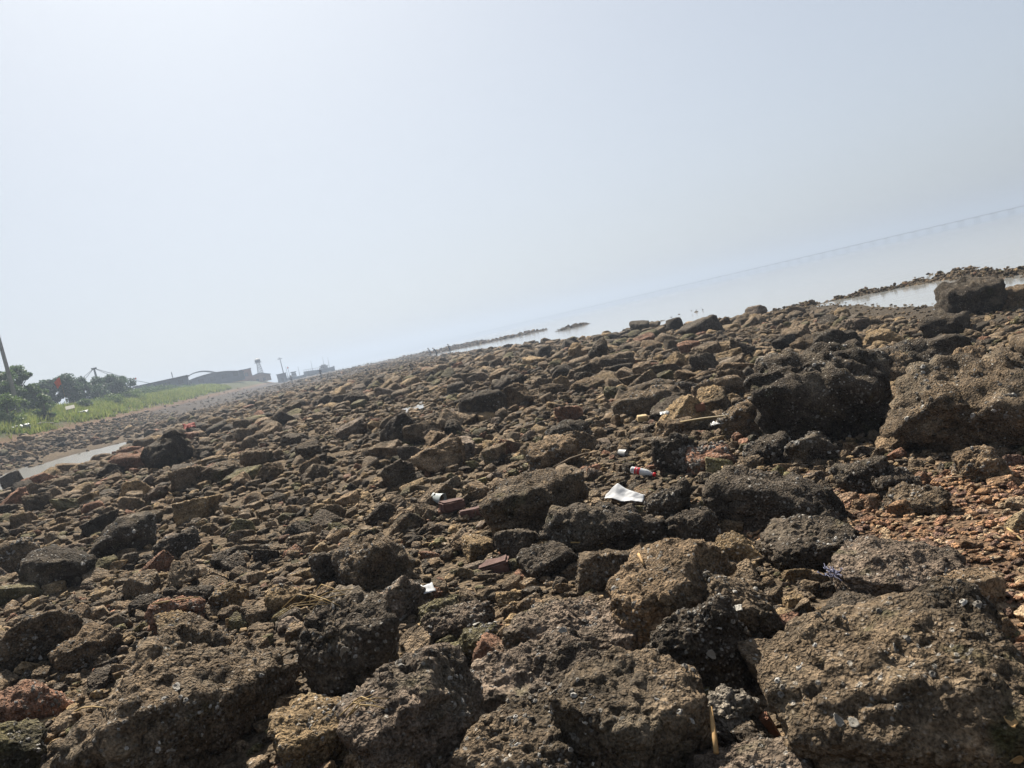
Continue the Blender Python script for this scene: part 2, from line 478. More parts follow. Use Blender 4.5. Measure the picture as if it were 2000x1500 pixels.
# ------------------------------------------------------------------ boulders one can tell apart
TINT = {k: tuple(w * q for w, q in zip((.81, .72, .625), v)) for k, v in dict(b=(.150, .124, .092), d=(.072, .064, .054), t=(.235, .185, .115), r=(.215, .130, .095), g=(.125, .122, .070),
            p=(.165, .142, .122), w=(.24, .235, .22), n=(.185, .145, .10)).items()}
random.seed(5); np.random.seed(5)
# centre x, top, base, width (pixels of the 2000 px photograph), depth ratio, yaw, tilt, seed, tint, label, short name
HERO = [
 (1800,1150,1560,480,.95, 10, -8, 11,'b','huge crusted boulder with pits and shells filling the bottom right corner','the huge bottom right boulder'),
 ( 852,1243,1560,225,1.35,-18,-16, 12,'p','tall leaning slab on the left of the notched boulders at the bottom edge','the tall leaning slab'),
 (1055,1290,1420,300,.75, 12, -6, 13,'p','broad crusted boulder behind the dark notch at the bottom centre','the broad bottom boulder'),
 (1255,1295,1580,290,1.0, 25, 10, 14,'b','rounded boulder with ribbed top left of the upright stick','the ribbed boulder'),
 (1040,1375,1590,270,.9, -10, -8, 15,'b','crusted boulder in the middle of the bottom edge below the notch','the bottom middle boulder'),
 (1325,1062,1255,225,1.15,-15, -4, 16,'n','pale topped crusted boulder above the black hollow near the bottom right','the pale topped boulder'),
 (1375,1180,1375,270,.60, 20,  0, 17,'d','boulder with black shaded front standing over the grey round stone','the black fronted boulder'),
 (1455,1122,1260,150,.9,  38, 14, 18,'b','sharp edged wedge rock leaning against the pale topped boulder','the wedge rock'),
 (1775,1075,1200,250,1.0, 15,  9, 19,'p','flat topped grey slab lying above the huge bottom right boulder','the flat topped slab'),
 (1590,1010,1118,195,.95, 10,  5, 20,'d','wet black slab beside the orange gravel','the wet black slab'),
 (1522, 915,1040,250,.60,-14,  8, 21,'d','long dark boulder lying in front of the giant dark boulder','the long dark boulder'),
 (1622, 668, 868,270,.75,  8,  4, 122,'d','giant dark boulder with overhanging shaded front, largest right of centre','the giant dark boulder'),
 (1890, 660, 888,290,.8,-12, -4, 123,'b','big lumpy boulder at the right edge beside the giant dark boulder','the lumpy right edge boulder'),
 (1812, 650, 745,215,.8,  6, -3, 124,'d','low wide boulder behind the giant dark boulder and the lumpy one','the low wide boulder'),
 (1975, 690, 790,130,.9, -20, 0, 25,'b','rough boulder cut by the right edge above the lumpy boulder','the cut right edge boulder'),
 (1900, 536, 616,112,.9,  25, 0, 326,'d','dark upright boulder standing alone near the water at far right','the boulder near the water'),
 (1985, 555, 605, 80,.8,  0, 0, 27,'n','tan boulder by the water cut by the right edge','the tan waterside boulder'),
 (1785, 955,1005,125,.7, -8, 0, 28,'b','smooth oval grey rock lying on the orange gravel','the smooth oval rock'),
 ( 400,1180,1530,270,1.9,-36,-25, 29,'b','huge ridge backed boulder at the bottom left, its right face in shade','the huge ridge backed boulder'),
 ( 700,1168,1390,215,.9,  15, -8, 30,'d','dark boulder dotted with white barnacles between the two bottom boulders','the barnacled dark boulder'),
 ( 660,1370,1490,205,.8,   5,  4, 31,'t','low tan boulder with barnacles at the bottom, left of the leaning slab','the low tan boulder'),
 ( 735,1045,1160,140,.85, 28,-14, 32,'b','slanting dark sided rock above the barnacled dark boulder','the slanting rock'),
 ( 650,1080,1160, 85,.8,  -8,  0, 33,'d','dark block tucked under the left side of the slanting rock','the tucked dark block'),
 (1045, 912,1055,235,.85, -6,  3, 34,'b','wide crusted boulder left of the white paper sheet','the wide crusted boulder'),
 (1205, 992,1085,240,.42, 24, 16, 35,'d','long log shaped dark boulder just below the white paper sheet','the log shaped boulder'),
 (1072,1058,1128,112,.8,   4,  0, 36,'d','roundish dark boulder right of the red brick by the gravel','the roundish boulder'),
 (1190,1055,1150,125,.8,  12,  4, 37,'b','blocky boulder in front of the log shaped boulder','the blocky boulder'),
 (1088, 852, 920,125,.8,  15, -6, 38,'n','tan faceted rock with a lit sloping top beside a thin stick','the tan faceted rock'),
 (1115, 818, 880,115,.8,  -5,  0, 39,'d','dark shell specked boulder behind the tan faceted rock','the shell specked boulder'),
 (1330, 845, 925, 88,.8,  20,  0, 40,'d','dark upright rock to the right of the bottle','the dark upright rock'),
 (1462, 778, 855,100,.85,  0, -8, 41,'n','smooth tan rock against the left side of the giant dark boulder','the smooth tan rock'),
 (1392, 868, 925, 88,.8,  10,  0, 42,'r','reddish topped rock right of the dark upright rock','the reddish topped rock'),
 (1505, 848, 908, 88,.7,   0,  0, 43,'d','flat faced dark rock at the foot of the giant dark boulder','the flat faced rock'),
 (1595, 845, 910,100,.8,  18,  0, 44,'d','split dark rock under the front of the giant dark boulder','the split dark rock'),
 (1692, 880, 968,108,.85,-15,  6, 45,'d','steep dark rock at the upper end of the orange gravel','the steep dark rock'),
 (1750, 918, 975, 95,.8,  10,  0, 46,'d','low dark rock between the steep dark rock and the oval rock','the low dark rock'),
 (1912, 865, 940,100,.85,  5, -6, 47,'n','brown rock alone on the gravel near the right edge','the lone brown rock'),
 (1305, 942,1018, 92,.85, -8,  0, 48,'d','crusted boulder touching the right end of the white paper sheet','the crusted paper side boulder'),
 (1365, 988,1065,100,.8,  12,  6, 49,'d','dark block below the crusted paper side boulder','the dark block'),
 (1125,1195,1300,260,.75, -5,  5, 50,'p','flat brown boulder behind the bottom centre boulders','the flat brown boulder'),
 ( 780,1130,1210,125,.8,  22,-10, 51,'p','purplish block left of the white cloth scrap','the purplish block'),
 ( 862,1165,1222, 90,.8,   0,  0, 52,'g','olive green rock below the white cloth scrap','the olive green rock'),
 ( 938,1222,1285,100,.8,  -8,  0, 53,'g','squarish mossy rock in front of the flat brown boulder','the squarish mossy rock'),
 ( 900,1195,1250,150,.7,   5,  3, 54,'p','low purple grey slab behind the squarish mossy rock','the low purple slab'),
 ( 122,1062,1150,125,.8, -10,  4, 55,'d','dark fronted block at the left with a lit flat top','the dark fronted block'),
 (  32,1058,1122,100,.8,   5,  0, 56,'b','square block at the left edge beside the dark fronted block','the left edge block'),
 ( 245,1012,1082,140,.6,  18, -8, 57,'d','overhanging dark rock with an arched top at the left','the overhanging rock'),
 (  78,1198,1300,160,.85,-12,  4, 58,'b','barnacle topped boulder near the left edge','the barnacle topped boulder'),
 ( 185,1228,1300,120,.8,  10, -5, 59,'n','crusted brown rock right of the barnacle topped boulder','the crusted brown rock'),
 (  60,1330,1425,140,.8,  14, -8, 60,'r','reddish slab at the left edge above the olive wedge','the reddish slab'),
 (  40,1405,1530,120,.8, -20,  8, 61,'g','olive wedge shaped rock in the bottom left corner','the olive wedge'),
 ( 360,1040,1095, 85,.8,   5,  0, 62,'d','dark lump beside the overhanging rock','the dark lump'),
 ( 350,1165,1240,105,.8, -8,  3, 63,'r','pinkish brown rock above the huge ridge backed boulder','the pinkish rock'),
 ( 455,1138,1195, 80,.8,  10,  0, 64,'t','pale tan rock between the pinkish rock and the tan brick like block','the pale tan rock'),
 ( 560,1146,1200, 82,.75, 20, -6, 65,'t','tan cut block with a shaded end beside dry straw','the tan cut block'),
 (1440,1345,1460,112,.9, -10,  0, 66,'w','grey round stone with a smooth bluish top beside the upright stick','the grey round stone'),
 (1470,1452,1590,230,.8,   5,  0, 67,'p','crusted rock poking up from the bottom edge right of the stick','the bottom edge rock'),
 (1850,1320,1330, 40,.8,   0,  0, 68,'t',None,None),
 ( 788, 808, 870, 78,.8,  10, -4, 69,'d','dark peaked rock with white shells in the middle distance','the dark peaked rock'),
 ( 948, 762, 822, 95,.8, -10,  0, 70,'d','dark boulder beyond the small bright puddles','the boulder beyond the puddles'),
 ( 998, 735, 778, 62,.8,   5,  0, 71,'d','block shaped dark rock farther off behind the puddles','the far block'),
 (1175, 664, 720, 42,.6,  12, -6, 72,'d','narrow upright pointed rock standing above its neighbours','the pointed rock'),
 (1505, 690, 728, 62,.7,  -5, -8, 73,'w','pale grey slanting slab behind the giant dark boulder','the pale slanting slab'),
 (1322, 620, 652, 34,.7,   5,  0, 74,'d','upright square block on the skyline against the water','the skyline block'),
 (1378, 617, 660, 90,.8, -12, -4, 75,'d','large sloping boulder on the skyline by the upright block','the skyline boulder'),
 (1252, 626, 655, 42,.8,   5,  0, 76,'d','dark pyramid rock on the skyline against the water','the skyline pyramid'),
 (1280, 770, 815,155,.5,   4,  2, 77,'b','long low slab in the middle distance above the bamboo cane','the long low slab'),
 (1275, 742, 785,100,.7,  -8,  0, 78,'b','brown boulder behind the long low slab','the brown boulder'),
 (1342, 742, 785, 62,.8,  14,  0, 79,'d','dark steep rock beside the brown boulder','the dark steep rock'),
 (1410, 738, 785, 98,.8,  -4, -6, 80,'n','tan sloping boulder left of the giant dark boulder','the tan sloping boulder'),
 (1200, 690, 730, 90,.7,   6,  0, 81,'b','flat topped block behind the pointed rock','the flat topped block'),
 ( 335, 848, 912,115,.55, 30,-12, 82,'d','dark slanting boulder near the tide pool on the left','the slanting poolside boulder'),
 ( 268, 888, 918, 95,.7,   0,  0, 83,'r','flat brown slab near the tide pool','the flat poolside slab'),
 (  25, 922, 955, 42,.8,   0,  0, 84,'d','small black rock at the left edge beside the tide pool','the black pool rock'),
 ( 400, 905, 950, 95,.7,  -5,  0, 85,'r','broad brown boulder in the left middle distance','the broad left boulder'),
 (1855, 610, 660, 90,.8,   0,  0, 86,'d','dark cube shaped boulder below the one near the water','the cube boulder'),
 (1640, 640, 690, 85,.8,  10,  0, 87,'d','dark ragged rock beyond the giant dark boulder','the ragged rock'),
 (1590, 655, 690, 95,.7,  -6,  0, 88,'n','tan boulder beyond the pale slanting slab','the tan boulder beyond'),
]
SLOPE = {11: 20, 12: 8, 13: 16, 14: 16, 15: 12, 16: 10, 19: 6, 29: 4, 30: 10, 50: 10}   # degrees a slab leans towards the photographer
heroes = []          # (object, x, y, hx, hy, rz, px, py, short name)
foot = []
def hero(i, cx, ytop, ybase, w, dr, yaw, tilt, seed, tint, label, short):
    P = ground_at(cx, ybase)
    dist = (P - EYE).dot(FWD)
    hd = math.hypot(P.x, P.y); al = math.atan2(EYE.z - P.z, hd)
    hw = w / 2 / FPX * dist
    hdp = hw * dr
    ext = (ybase - ytop) / FPX * dist
    hh = max((ext - 2 * hdp * .6 * math.sin(al)) / math.cos(al), hw * .7) / 2
    dirx, diry = P.x / hd, P.y / hd
    cxw, cyw = P.x + dirx * hdp * .8, P.y + diry * hdp * .8
    rz = -math.atan2(dirx, diry) + R(yaw)
    z0 = hz(cxw, cyw)
    sub = 6 if (hd < 4.6 and w > 130) else (5 if hd < 9 else 4)
    V, F = rock_shape(seed, sub, planes=7 + seed % 6, p=20 + seed % 16, lump=.075, rough=.03)
    V = V * np.array((hw * 1.06, hdp * 1.06, hh * 1.25))
    Rm = euler_np(R(SLOPE.get(seed, (seed * 37 % 29) - 14)), R(tilt * 1.3), 0)
    V = V @ Rm.T
    if hd < 26:
        V, vn = crust(V, F, amp=.016 if hd < 5 else .022 if hd < 14 else .03, cell=.030 if hd < 5 else .05 if hd < 14 else .09, seed=seed * 3.1, lumps=1.0 if hd < 5 else 1.9)
    o = mesh_obj('boulder', V, F, M['rock'], None, True)
    o.location = (cxw, cyw, z0 + hh * .72); o.rotation_euler = (0, 0, rz)
    c = TINT[tint]; j = .74 + .2 * random.random(); o.color = (c[0] * j, c[1] * j, c[2] * j, 1)
    tag(o, label, 'boulder', 'boulders of the rocky shore')
    px, py = proj(o.location)
    heroes.append((o, cxw, cyw, hw, hdp, rz, px, py, short)); foot.append((cxw, cyw, max(hw, hdp) * .5 + min(hw, hdp) * .5, z0 + hh * 1.5))
    if hd < 15 and w > 60:
        barnacles(o, V, F, hd, seed)
def barnacles(parent, V, F, hd, seed):
    rs = np.random.RandomState(seed + 900)
    fc = V[F].mean(1); e1 = V[F[:, 1]] - V[F[:, 0]]; e2 = V[F[:, 2]] - V[F[:, 0]]
    fn = np.cross(e1, e2); ar = np.linalg.norm(fn, axis=1); fn /= ar[:, None] + 1e-12
    clump = fbm(fc * 4.0 + seed, 2)
    wgt = ar * np.clip(clump + .05, 0, 1) ** 1.5 * (fc[:, 2] > -.55 * np.abs(V[:, 2]).max())
    if wgt.sum() <= 0: return
    n = int(min(260, 90 + ar.sum() * 32))
    idx = rs.choice(len(F), n, p=wgt / wgt.sum())
    vs_, fs = [], []
    K = 6
    for i in idx:
        nn = Vector(fn[i]) + Vector(rs.normal(size=3)) * .2; nn.normalize()
        a = nn.orthogonal().normalized(); b = nn.cross(a); c = Vector(fc[i]) - nn * .003
        r = (.005 + .010 * rs.rand() ** 2.2) * (1 if hd < 6 else 1.6); hgt = r * rs.uniform(.45, .9); st = rs.uniform(.75, 1.35)
        n0 = len(vs_); ph = rs.rand() * 6
        for (rr, h) in ((1.0, 0), (.72, hgt * .8), (.45, hgt), (.28, hgt * .45)):
            for k in range(K):
                w = ph + 2 * math.pi * k / K; jj = 1 + .16 * rs.normal()
                vs_.append(tuple(c + (a * math.cos(w) * st + b * math.sin(w)) * (r * rr * jj) + nn * h))
        for q in range(3):
            for k in range(K):
                fs.append((n0 + q * K + k, n0 + q * K + (k + 1) % K, n0 + (q + 1) * K + (k + 1) % K, n0 + (q + 1) * K + k))
        fs.append(tuple(n0 + 3 * K + k for k in range(K)))
    o = mesh_obj('barnacles', vs_, fs, M['shell'], parent, False); o['kind'] = 'stuff'
t = NT('barnacle_shell'); p = pos_of(t)
gi = t.n('ShaderNodeNewGeometry').outputs['Random Per Island']
c_ = t.mix(t.ramp(gi, .5, 1, 0, 1), (.10, .088, .072), (.34, .325, .295))
c_ = t.scale(c_, t.ramp(t.noise(p, 120, 3), .3, .7, .6, 1.2))
M['shell'] = t.done(c_, .8, None, .3)
for i, h in enumerate(HERO):
    if h[9]: hero(i, *h)

# ------------------------------------------------------------------ the field of loose rock
rs = np.random.RandomState(21)
PAL = np.array([TINT[k] for k in 'bdtrgpn']); PW = np.array([.40, .16, .13, .035, .06, .045, .17])
def wedge(n, r0, r1, half=R(46)):
    r = np.sqrt(rs.uniform(r0 * r0, r1 * r1, n)); a = rs.uniform(-half, half, n)
    return r * np.sin(a), r * np.cos(a)
def layer(dens, r0, r1, s0, s1, power, keep=None, avoid=.75):
    area = R(46) * (r1 * r1 - r0 * r0); n = int(area * dens)
    x, y = wedge(n, r0, r1)
    s = s0 * (s1 / s0) ** (rs.rand(n) ** power)
    z = height(x, y)
    sh = np.interp(y, SH_Y, SH_X) - x; b = x - np.interp(y, BK_Y, BK_X)
    ok = (z > SEA - .02 - .25 * s) & (b > 1.0) & ((sh > 1.5) | (s < np.where(y < 80, .05, .11 + .0012 * y)))
    if avoid:
        for fx, fy, fr, fz in foot:
            ok &= np.hypot(x - fx, y - fy) > fr * avoid
    if keep is not None: ok &= keep(x, y, sh, b)
    return np.stack([x, y, z, s], 1)[ok]
def patchy(sc, lo, hi, seed):
    return lambda x, y, sh, b: n2(x, y, sc, seed) * 1.4 + .5 > rs.uniform(lo, hi, len(x))
nogravel = lambda x, y: ~((x > 1.55 + .35 * np.sin(y * 2.3)) & (y > 1.8) & (y < 5.6) & (x < 4.2))
def dry(x, y, sh, b): return (rs.rand(len(x)) < np.where((y > 75) & (b < 16), .5, 1.0)) & (rs.rand(len(x)) < np.where((np.abs(b - 10.8) < 5.6) & (y > 22) & (y < 58), .12, 1))
L = []
def poisson(A, k):
    """keep a rock only when it does not sit inside a bigger one"""
    A = A[np.argsort(-A[:, 3])]; cell = {}; out = []
    cs = A[0, 3] * 2 if len(A) else 1
    for r in A:
        ci, cj = int(r[0] // cs), int(r[1] // cs); good = True
        for i in (-1, 0, 1):
            for j in (-1, 0, 1):
                for q in cell.get((ci + i, cj + j), ()):
                    if (q[0] - r[0]) ** 2 + (q[1] - r[1]) ** 2 < (k * (q[3] + r[3])) ** 2: good = False; break
                if not good: break
            if not good: break
        if good:
            cell.setdefault((ci, cj), []).append(r); out.append(r)
    return np.array(out)
BIG = [poisson(np.concatenate([layer(9.0, 2.2, 9, .06, .18, 2.4, lambda x, y, s, b: nogravel(x, y) | (rs.rand(len(x)) < .25)),
                               layer(8.0, 9, 28, .075, .37, 2.3, lambda x, y, s, b: dry(x, y, s, b) & patchy(.22, -.1, 1.0, 12.)(x, y, s, b))]), .62),
       poisson(layer(4.0, 28, 75, .11, .46, 2.1, lambda x, y, s, b: dry(x, y, s, b) & patchy(.12, -.1, 1.0, 14.)(x, y, s, b)), .62)]
big = np.concatenate(BIG)
mid = np.concatenate([layer(42, 1.9, 9, .035, .085, 1.3, lambda x, y, s, b: nogravel(x, y) | (rs.rand(len(x)) < .22)),
                      layer(34, 9, 20, .04, .11, 1.4, dry),
                      layer(12.0, 20, 45, .055, .16, 1.5, dry),
                      layer(3.2, 45, 110, .08, .22, 1.6, dry),
                      layer(.8, 110, 230, .12, .32, 1.6, lambda x, y, s, b: dry(x, y, s, b) & ((s < 14) | (rs.rand(len(x)) < .3)))])
bankrub = layer(5.0, 45, 120, .09, .24, 1.3)
bankrub = bankrub[(lambda b: (b > 1.2) & (b < 5.2))(bankrub[:, 0] - np.interp(bankrub[:, 1], BK_Y, BK_X))]
shorerub = layer(16.0, 14, 62, .035, .17, 1.8)
ss = np.interp(shorerub[:, 1], SH_Y, SH_X) - shorerub[:, 0]
mid = np.concatenate([mid, bankrub, shorerub[(ss < 7) & (ss > -1.5)]])
peb = np.concatenate([layer(420, 2.4, 7.0, .010, .030, 1.0, lambda x, y, s, b: ~nogravel(x, y), .6), layer(330, 1.8, 5.0, .010, .034, 1.1, None, .6), layer(150, 5.0, 9, .014, .045, 1.1, None, .6)])
reefrock = []
for pts, w, h in REEFS:
    n = int(50 if w < 1 else 3500 if w < 2 else 420)
    k = rs.randint(0, len(pts) - 1, n); u = rs.rand(n)
    P0 = np.array(pts)[k]; P1 = np.array(pts)[k + 1]
    q = P0 + (P1 - P0) * u[:, None] + rs.normal(size=(n, 2)) * w * .55
    z = height(q[:, 0], q[:, 1]); s = (.03 if w < 1 else 0.027 if w < 2 else .12) * (1 + rs.rand(n) ** 3 * 2.0)
    ok = z > SEA - .05
    reefrock.append(np.stack([q[:, 0], q[:, 1], z, s], 1)[ok])
mid = np.concatenate([mid] + reefrock)
def finish(A, flat=(.48, .95), elong=(1, 1.55), tiltmax=32):
    n = len(A)
    e = rs.uniform(*elong, n); f = rs.uniform(*flat, n)
    scl = np.stack([A[:, 3] * np.sqrt(e), A[:, 3] / np.sqrt(e), A[:, 3] * f], 1)
    rot = np.stack([R(1) * rs.normal(size=n) * tiltmax * .5, R(1) * rs.normal(size=n) * tiltmax * .5, rs.uniform(0, 2 * math.pi, n)], 1)
    pos = A[:, :3].copy(); pos[:, 2] += scl[:, 2] * .45
    c = PAL[rs.choice(len(PAL), n, p=PW / PW.sum())] * rs.uniform(.75, 1.25, n)[:, None]
    return pos, rot, scl, c
def redden(pos, c, k=.85):
    m = ~nogravel(pos[:, 0], pos[:, 1])
    g = np.array([(.34, .20, .11), (.28, .145, .085), (.40, .29, .18), (.20, .12, .09), (.30, .17, .09)])[rs.randint(0, 5, len(pos))] * .85
    c[m] = c[m] * (1 - k) + g[m] * k
    return c
# the rocks that show largest stand as things of their own
pos, rot, scl, colr = finish(big)
px, py, f = proj_np(pos); size = np.cbrt(scl.prod(1)) / f * FPX
inside = (px > 5) & (px < 1995) & (py > 300) & (py < 1490)
order = np.argsort(-np.where(inside, size, 0))
N_IND = 300 - len(heroes) - 2
ind = order[:N_IND]; left = np.setdiff1d(np.arange(len(pos)), ind)
shapes_hi = []
for k in range(12):
    V, F = rock_shape(300 + k, 5, planes=3 + k % 6, p=20 + 6 * (k % 6), lump=.09, rough=.085)
    me = bpy.data.meshes.new('rock'); fast_mesh(me, V, F); me.materials.append(M['rock'])
    me.polygons.foreach_set('use_smooth', [True] * len(me.polygons)); shapes_hi.append(me)
COLN = {0: 'brown', 1: 'dark', 2: 'tan', 3: 'reddish', 4: 'olive', 5: 'purplish', 6: 'light brown'}
LAND = [(h[6], h[7], h[8]) for h in heroes] + [(1255, 928, 'the bottle'), (1222, 977, 'the white paper sheet'), (835, 1160, 'the white cloth scrap'),
        (850, 785, 'the bright puddle'), (880, 990, 'the two bricks'), (1632, 1130, 'the tangled net')]
used = set()
def rock_label(i):
    c = colr[i]; k = int(np.argmin([np.abs(c / c.sum() - q / q.sum()).sum() + abs(c.sum() - q.sum()) * .8 for q in PAL]))
    e = scl[i, 0] / scl[i, 1]; fl = scl[i, 2] / math.sqrt(scl[i, 0] * scl[i, 1])
    shp = 'flat' if fl < .55 else ('long' if e > 1.4 else ('blocky' if fl > .72 else 'rounded'))
    d = sorted(((math.hypot(px[i] - a, py[i] - b), a, b, s) for a, b, s in LAND))
    for dist, a, b, s in d:
        dx, dy = px[i] - a, py[i] - b
        w = 'right of' if dx > 0 else 'left of'; v = 'above' if dy < 0 else 'below'
        rel = w if abs(dx) > 2.2 * abs(dy) else (v if abs(dy) > 2.2 * abs(dx) else v + ' and ' + w)
        sz = 'small' if scl[i, 0] < .14 else ('medium' if scl[i, 0] < .25 else 'sizeable')
        near = '' if dist < 110 else 'some way '
        lab = f'{sz} {COLN[k]} {shp} rock {near}{rel} {s}'
        if lab not in used and (rel, s) not in used:
            used.add(lab); used.add((rel, s)); return lab
    return lab
for q, i in enumerate(ind):
    o = bpy.data.objects.new('rock', shapes_hi[q % 12]); C.objects.link(o)
    o.location = pos[i]; o.rotation_euler = rot[i]; o.scale = scl[i]
    o.color = (*colr[i], 1)
    tag(o, rock_label(i), 'rock', 'single rocks lying on the shore')

# ------------------------------------------------------------------ the rest of the rubble and the gravel: uncountable, scattered as one mass each
def scatter(name, label, pos, rot, scl, colr, srcs):
    me = bpy.data.meshes.new(name); me.vertices.add(len(pos)); me.vertices.foreach_set('co', pos.astype(np.float32).ravel())
    for an, tp, dat, key in (('rot', 'FLOAT_VECTOR', rot, 'vector'), ('scl', 'FLOAT_VECTOR', scl, 'vector')):
        at = me.attributes.new(an, tp, 'POINT'); at.data.foreach_set(key, dat.astype(np.float32).ravel())
    at = me.attributes.new('tint', 'FLOAT_COLOR', 'POINT')
    at.data.foreach_set('color', np.concatenate([colr, np.ones((len(colr), 1))], 1).astype(np.float32).ravel())
    at = me.attributes.new('pick', 'INT', 'POINT'); at.data.foreach_set('value', rs.randint(0, len(srcs), len(pos)).astype(np.int32))
    o = bpy.data.objects.new(name, me); C.objects.link(o); tag(o, label, kind='stuff')
    col = bpy.data.collections.new(name + '_shapes')
    for s in srcs:
        col.objects.link(bpy.data.objects.new('stone_shape', s))
    ng = bpy.data.node_groups.new(name, 'GeometryNodeTree')
    ng.interface.new_socket('Geometry', in_out='INPUT', socket_type='NodeSocketGeometry')
    ng.interface.new_socket('Geometry', in_out='OUTPUT', socket_type='NodeSocketGeometry')
    N = ng.nodes; gi = N.new('NodeGroupInput'); go = N.new('NodeGroupOutput')
    ip = N.new('GeometryNodeInstanceOnPoints'); ci = N.new('GeometryNodeCollectionInfo')
    ci.inputs['Collection'].default_value = col; ci.inputs['Separate Children'].default_value = True; ci.inputs['Reset Children'].default_value = True
    def na(nm, tp):
        x = N.new('GeometryNodeInputNamedAttribute'); x.data_type = tp; x.inputs['Name'].default_value = nm
        return [s for s in x.outputs if s.enabled and s.name == 'Attribute'][0]
    er = N.new('FunctionNodeEulerToRotation')
    ng.links.new(na('rot', 'FLOAT_VECTOR'), er.inputs[0]); ng.links.new(er.outputs[0], ip.inputs['Rotation'])
    ng.links.new(na('scl', 'FLOAT_VECTOR'), ip.inputs['Scale']); ng.links.new(na('pick', 'INT'), ip.inputs['Instance Index'])
    ip.inputs['Pick Instance'].default_value = True
    ng.links.new(gi.outputs[0], ip.inputs['Points']); ng.links.new(ci.outputs[0], ip.inputs['Instance']); ng.links.new(ip.outputs[0], go.inputs[0])
    md = o.modifiers.new('scatter', 'NODES'); md.node_group = ng
    return o
def shape_set(n, sub, seed0, mat, **kw):
    out = []
    for k in range(n):
        V, F = rock_shape(seed0 + k, sub, planes=3 + k % 6, p=20 + 6 * (k % 6), **kw)
        me = bpy.data.meshes.new('stone_shape'); fast_mesh(me, V, F); me.materials.append(mat)
        me.polygons.foreach_set('use_smooth', [True] * len(me.polygons)); out.append(me)
    return out
S4 = shape_set(14, 4, 500, M['rubble'], lump=.085, rough=.075)
S3 = shape_set(14, 3, 600, M['rubble'], lump=.085, rough=.06)
S2 = shape_set(12, 2, 700, M['rubble'], lump=.10, rough=.03)
p2, r2, s2, c2 = finish(mid)
P = np.concatenate([pos[left], p2]); Q = np.concatenate([rot[left], r2]); S = np.concatenate([scl[left], s2]); K = redden(P, np.concatenate([colr[left], c2]), .5)
dd = np.hypot(P[:, 0], P[:, 1]); nearm = dd < 11
scatter('rubble', 'loose brown rubble packed between the boulders of the near shore', P[nearm], Q[nearm], S[nearm], K[nearm], S4)
scatter('far_rubble', 'loose dark rubble covering the farther beach and the reefs', P[~nearm], Q[~nearm], S[~nearm], K[~nearm], S3)
p3, r3, s3, c3 = finish(peb, (.35, .7), (1, 1.7), 30); c3 = redden(p3, c3)
p3[:, 2] += rs.uniform(-.3, .5, len(p3)) * peb[:, 3]
scatter('gravel', 'brown and orange gravel filling the gaps of the near shore', p3, r3, s3, c3, S2)
print('counts', len(heroes), len(ind), len(P), len(p3))
# ------------------------------------------------------------------ materials of the smaller things
plain('bark', (.10, .08, .06), .9, bump=.02)
plain('concrete', (.22, .215, .205), .85, bump=.01, scale=1.5)
plain('bridge_concrete', (.36, .36, .36), .85, scale=.3)
plain('dark_roof', (.055, .06, .072), .7, scale=1.0)
plain('wall_grey', (.085, .097, .125), .85, scale=.6)
plain('wall_orange', (.26, .12, .075), .85, scale=.6)
plain('wall_tan', (.22, .15, .10), .85, scale=.6)
plain('glass_dark', (.03, .035, .04), .15, .5)
plain('steel', (.12, .125, .13), .5, .5, var=.15)
plain('ship_blue', (.06, .085, .12), .6, scale=1.0)
plain('ship_white', (.22, .235, .25), .6, scale=1.0, var=.15)
plain('red_flag', (.55, .09, .03), .7, var=.15)
plain('white_board', (.42, .40, .32), .6, var=.12)
plain('pale_plastic', (.26, .29, .285), .4, .5, var=.15)
plain('white_paper', (.33, .34, .355), .75, .3, var=.06)
plain('foam_cream', (.40, .30, .16), .8, var=.12, scale=30)
plain('white_plastic', (.28, .285, .28), .35, .5, var=.1, scale=20)
plain('red_plastic', (.55, .012, .012), .3, .5, var=.1)
plain('red_label', (.45, .02, .03), .35, .5, var=.12, scale=20)
plain('brick_red', (.092, .05, .041), .9, var=.35, scale=18, bump=.006)
plain('brick_orange', (.15, .068, .038), .9, var=.35, scale=18, bump=.006)
plain('straw', (.27, .185, .075), .75, var=.3, scale=12)
plain('cane', (.19, .14, .065), .65, var=.25, scale=12)
plain('wood_pale', (.29, .18, .075), .8, var=.35, scale=20)
plain('twig', (.13, .095, .06), .9, var=.3, scale=12)
plain('net_blue', (.10, .105, .17), .7, var=.3, scale=30)
plain('oyster', (.23, .215, .185), .6, .4, var=.35, scale=40, bump=.003)
plain('driftwood', (.06, .055, .05), .9, var=.3)
plain('red_cloth', (.17, .03, .022), .9, var=.2)
plain('skin', (.30, .19, .13), .7); plain('hair', (.02, .018, .016), .6)
plain('cloth_dark', (.035, .04, .055), .9); plain('cloth_navy', (.05, .06, .09), .9)
plain('cloth_pale', (.28, .29, .31), .9); plain('cloth_grey', (.20, .20, .21), .9)
t = NT('bottle_plastic')
M['bottle'] = t.done((.80, .84, .86), .12, None, .5, Transmission_Weight=.45, IOR=1.3)
def leaf_mat(name, c1, c2):
    t = NT(name); p = pos_of(t)
    r = t.n('ShaderNodeNewGeometry').outputs['Random Per Island']
    c = t.mix(r, c1, c2); c = t.scale(c, t.ramp(t.noise(p, .8, 3), .3, .7, .7, 1.3))
    m = t.done(c, .6, None, .3)
    tr = t.n('ShaderNodeBsdfTranslucent'); t.l(c, tr.inputs['Color'])
    mx = t.n('ShaderNodeMixShader'); mx.inputs[0].default_value = .35
    t.l(t.b.outputs[0], mx.inputs[1]); t.l(tr.outputs[0], mx.inputs[2]); t.l(mx.outputs[0], t.out.inputs[0])
    M[name] = m
leaf_mat('leaf_dark', (.03, .06, .035), (.065, .105, .05))
leaf_mat('leaf_mid', (.045, .09, .03), (.10, .15, .05))
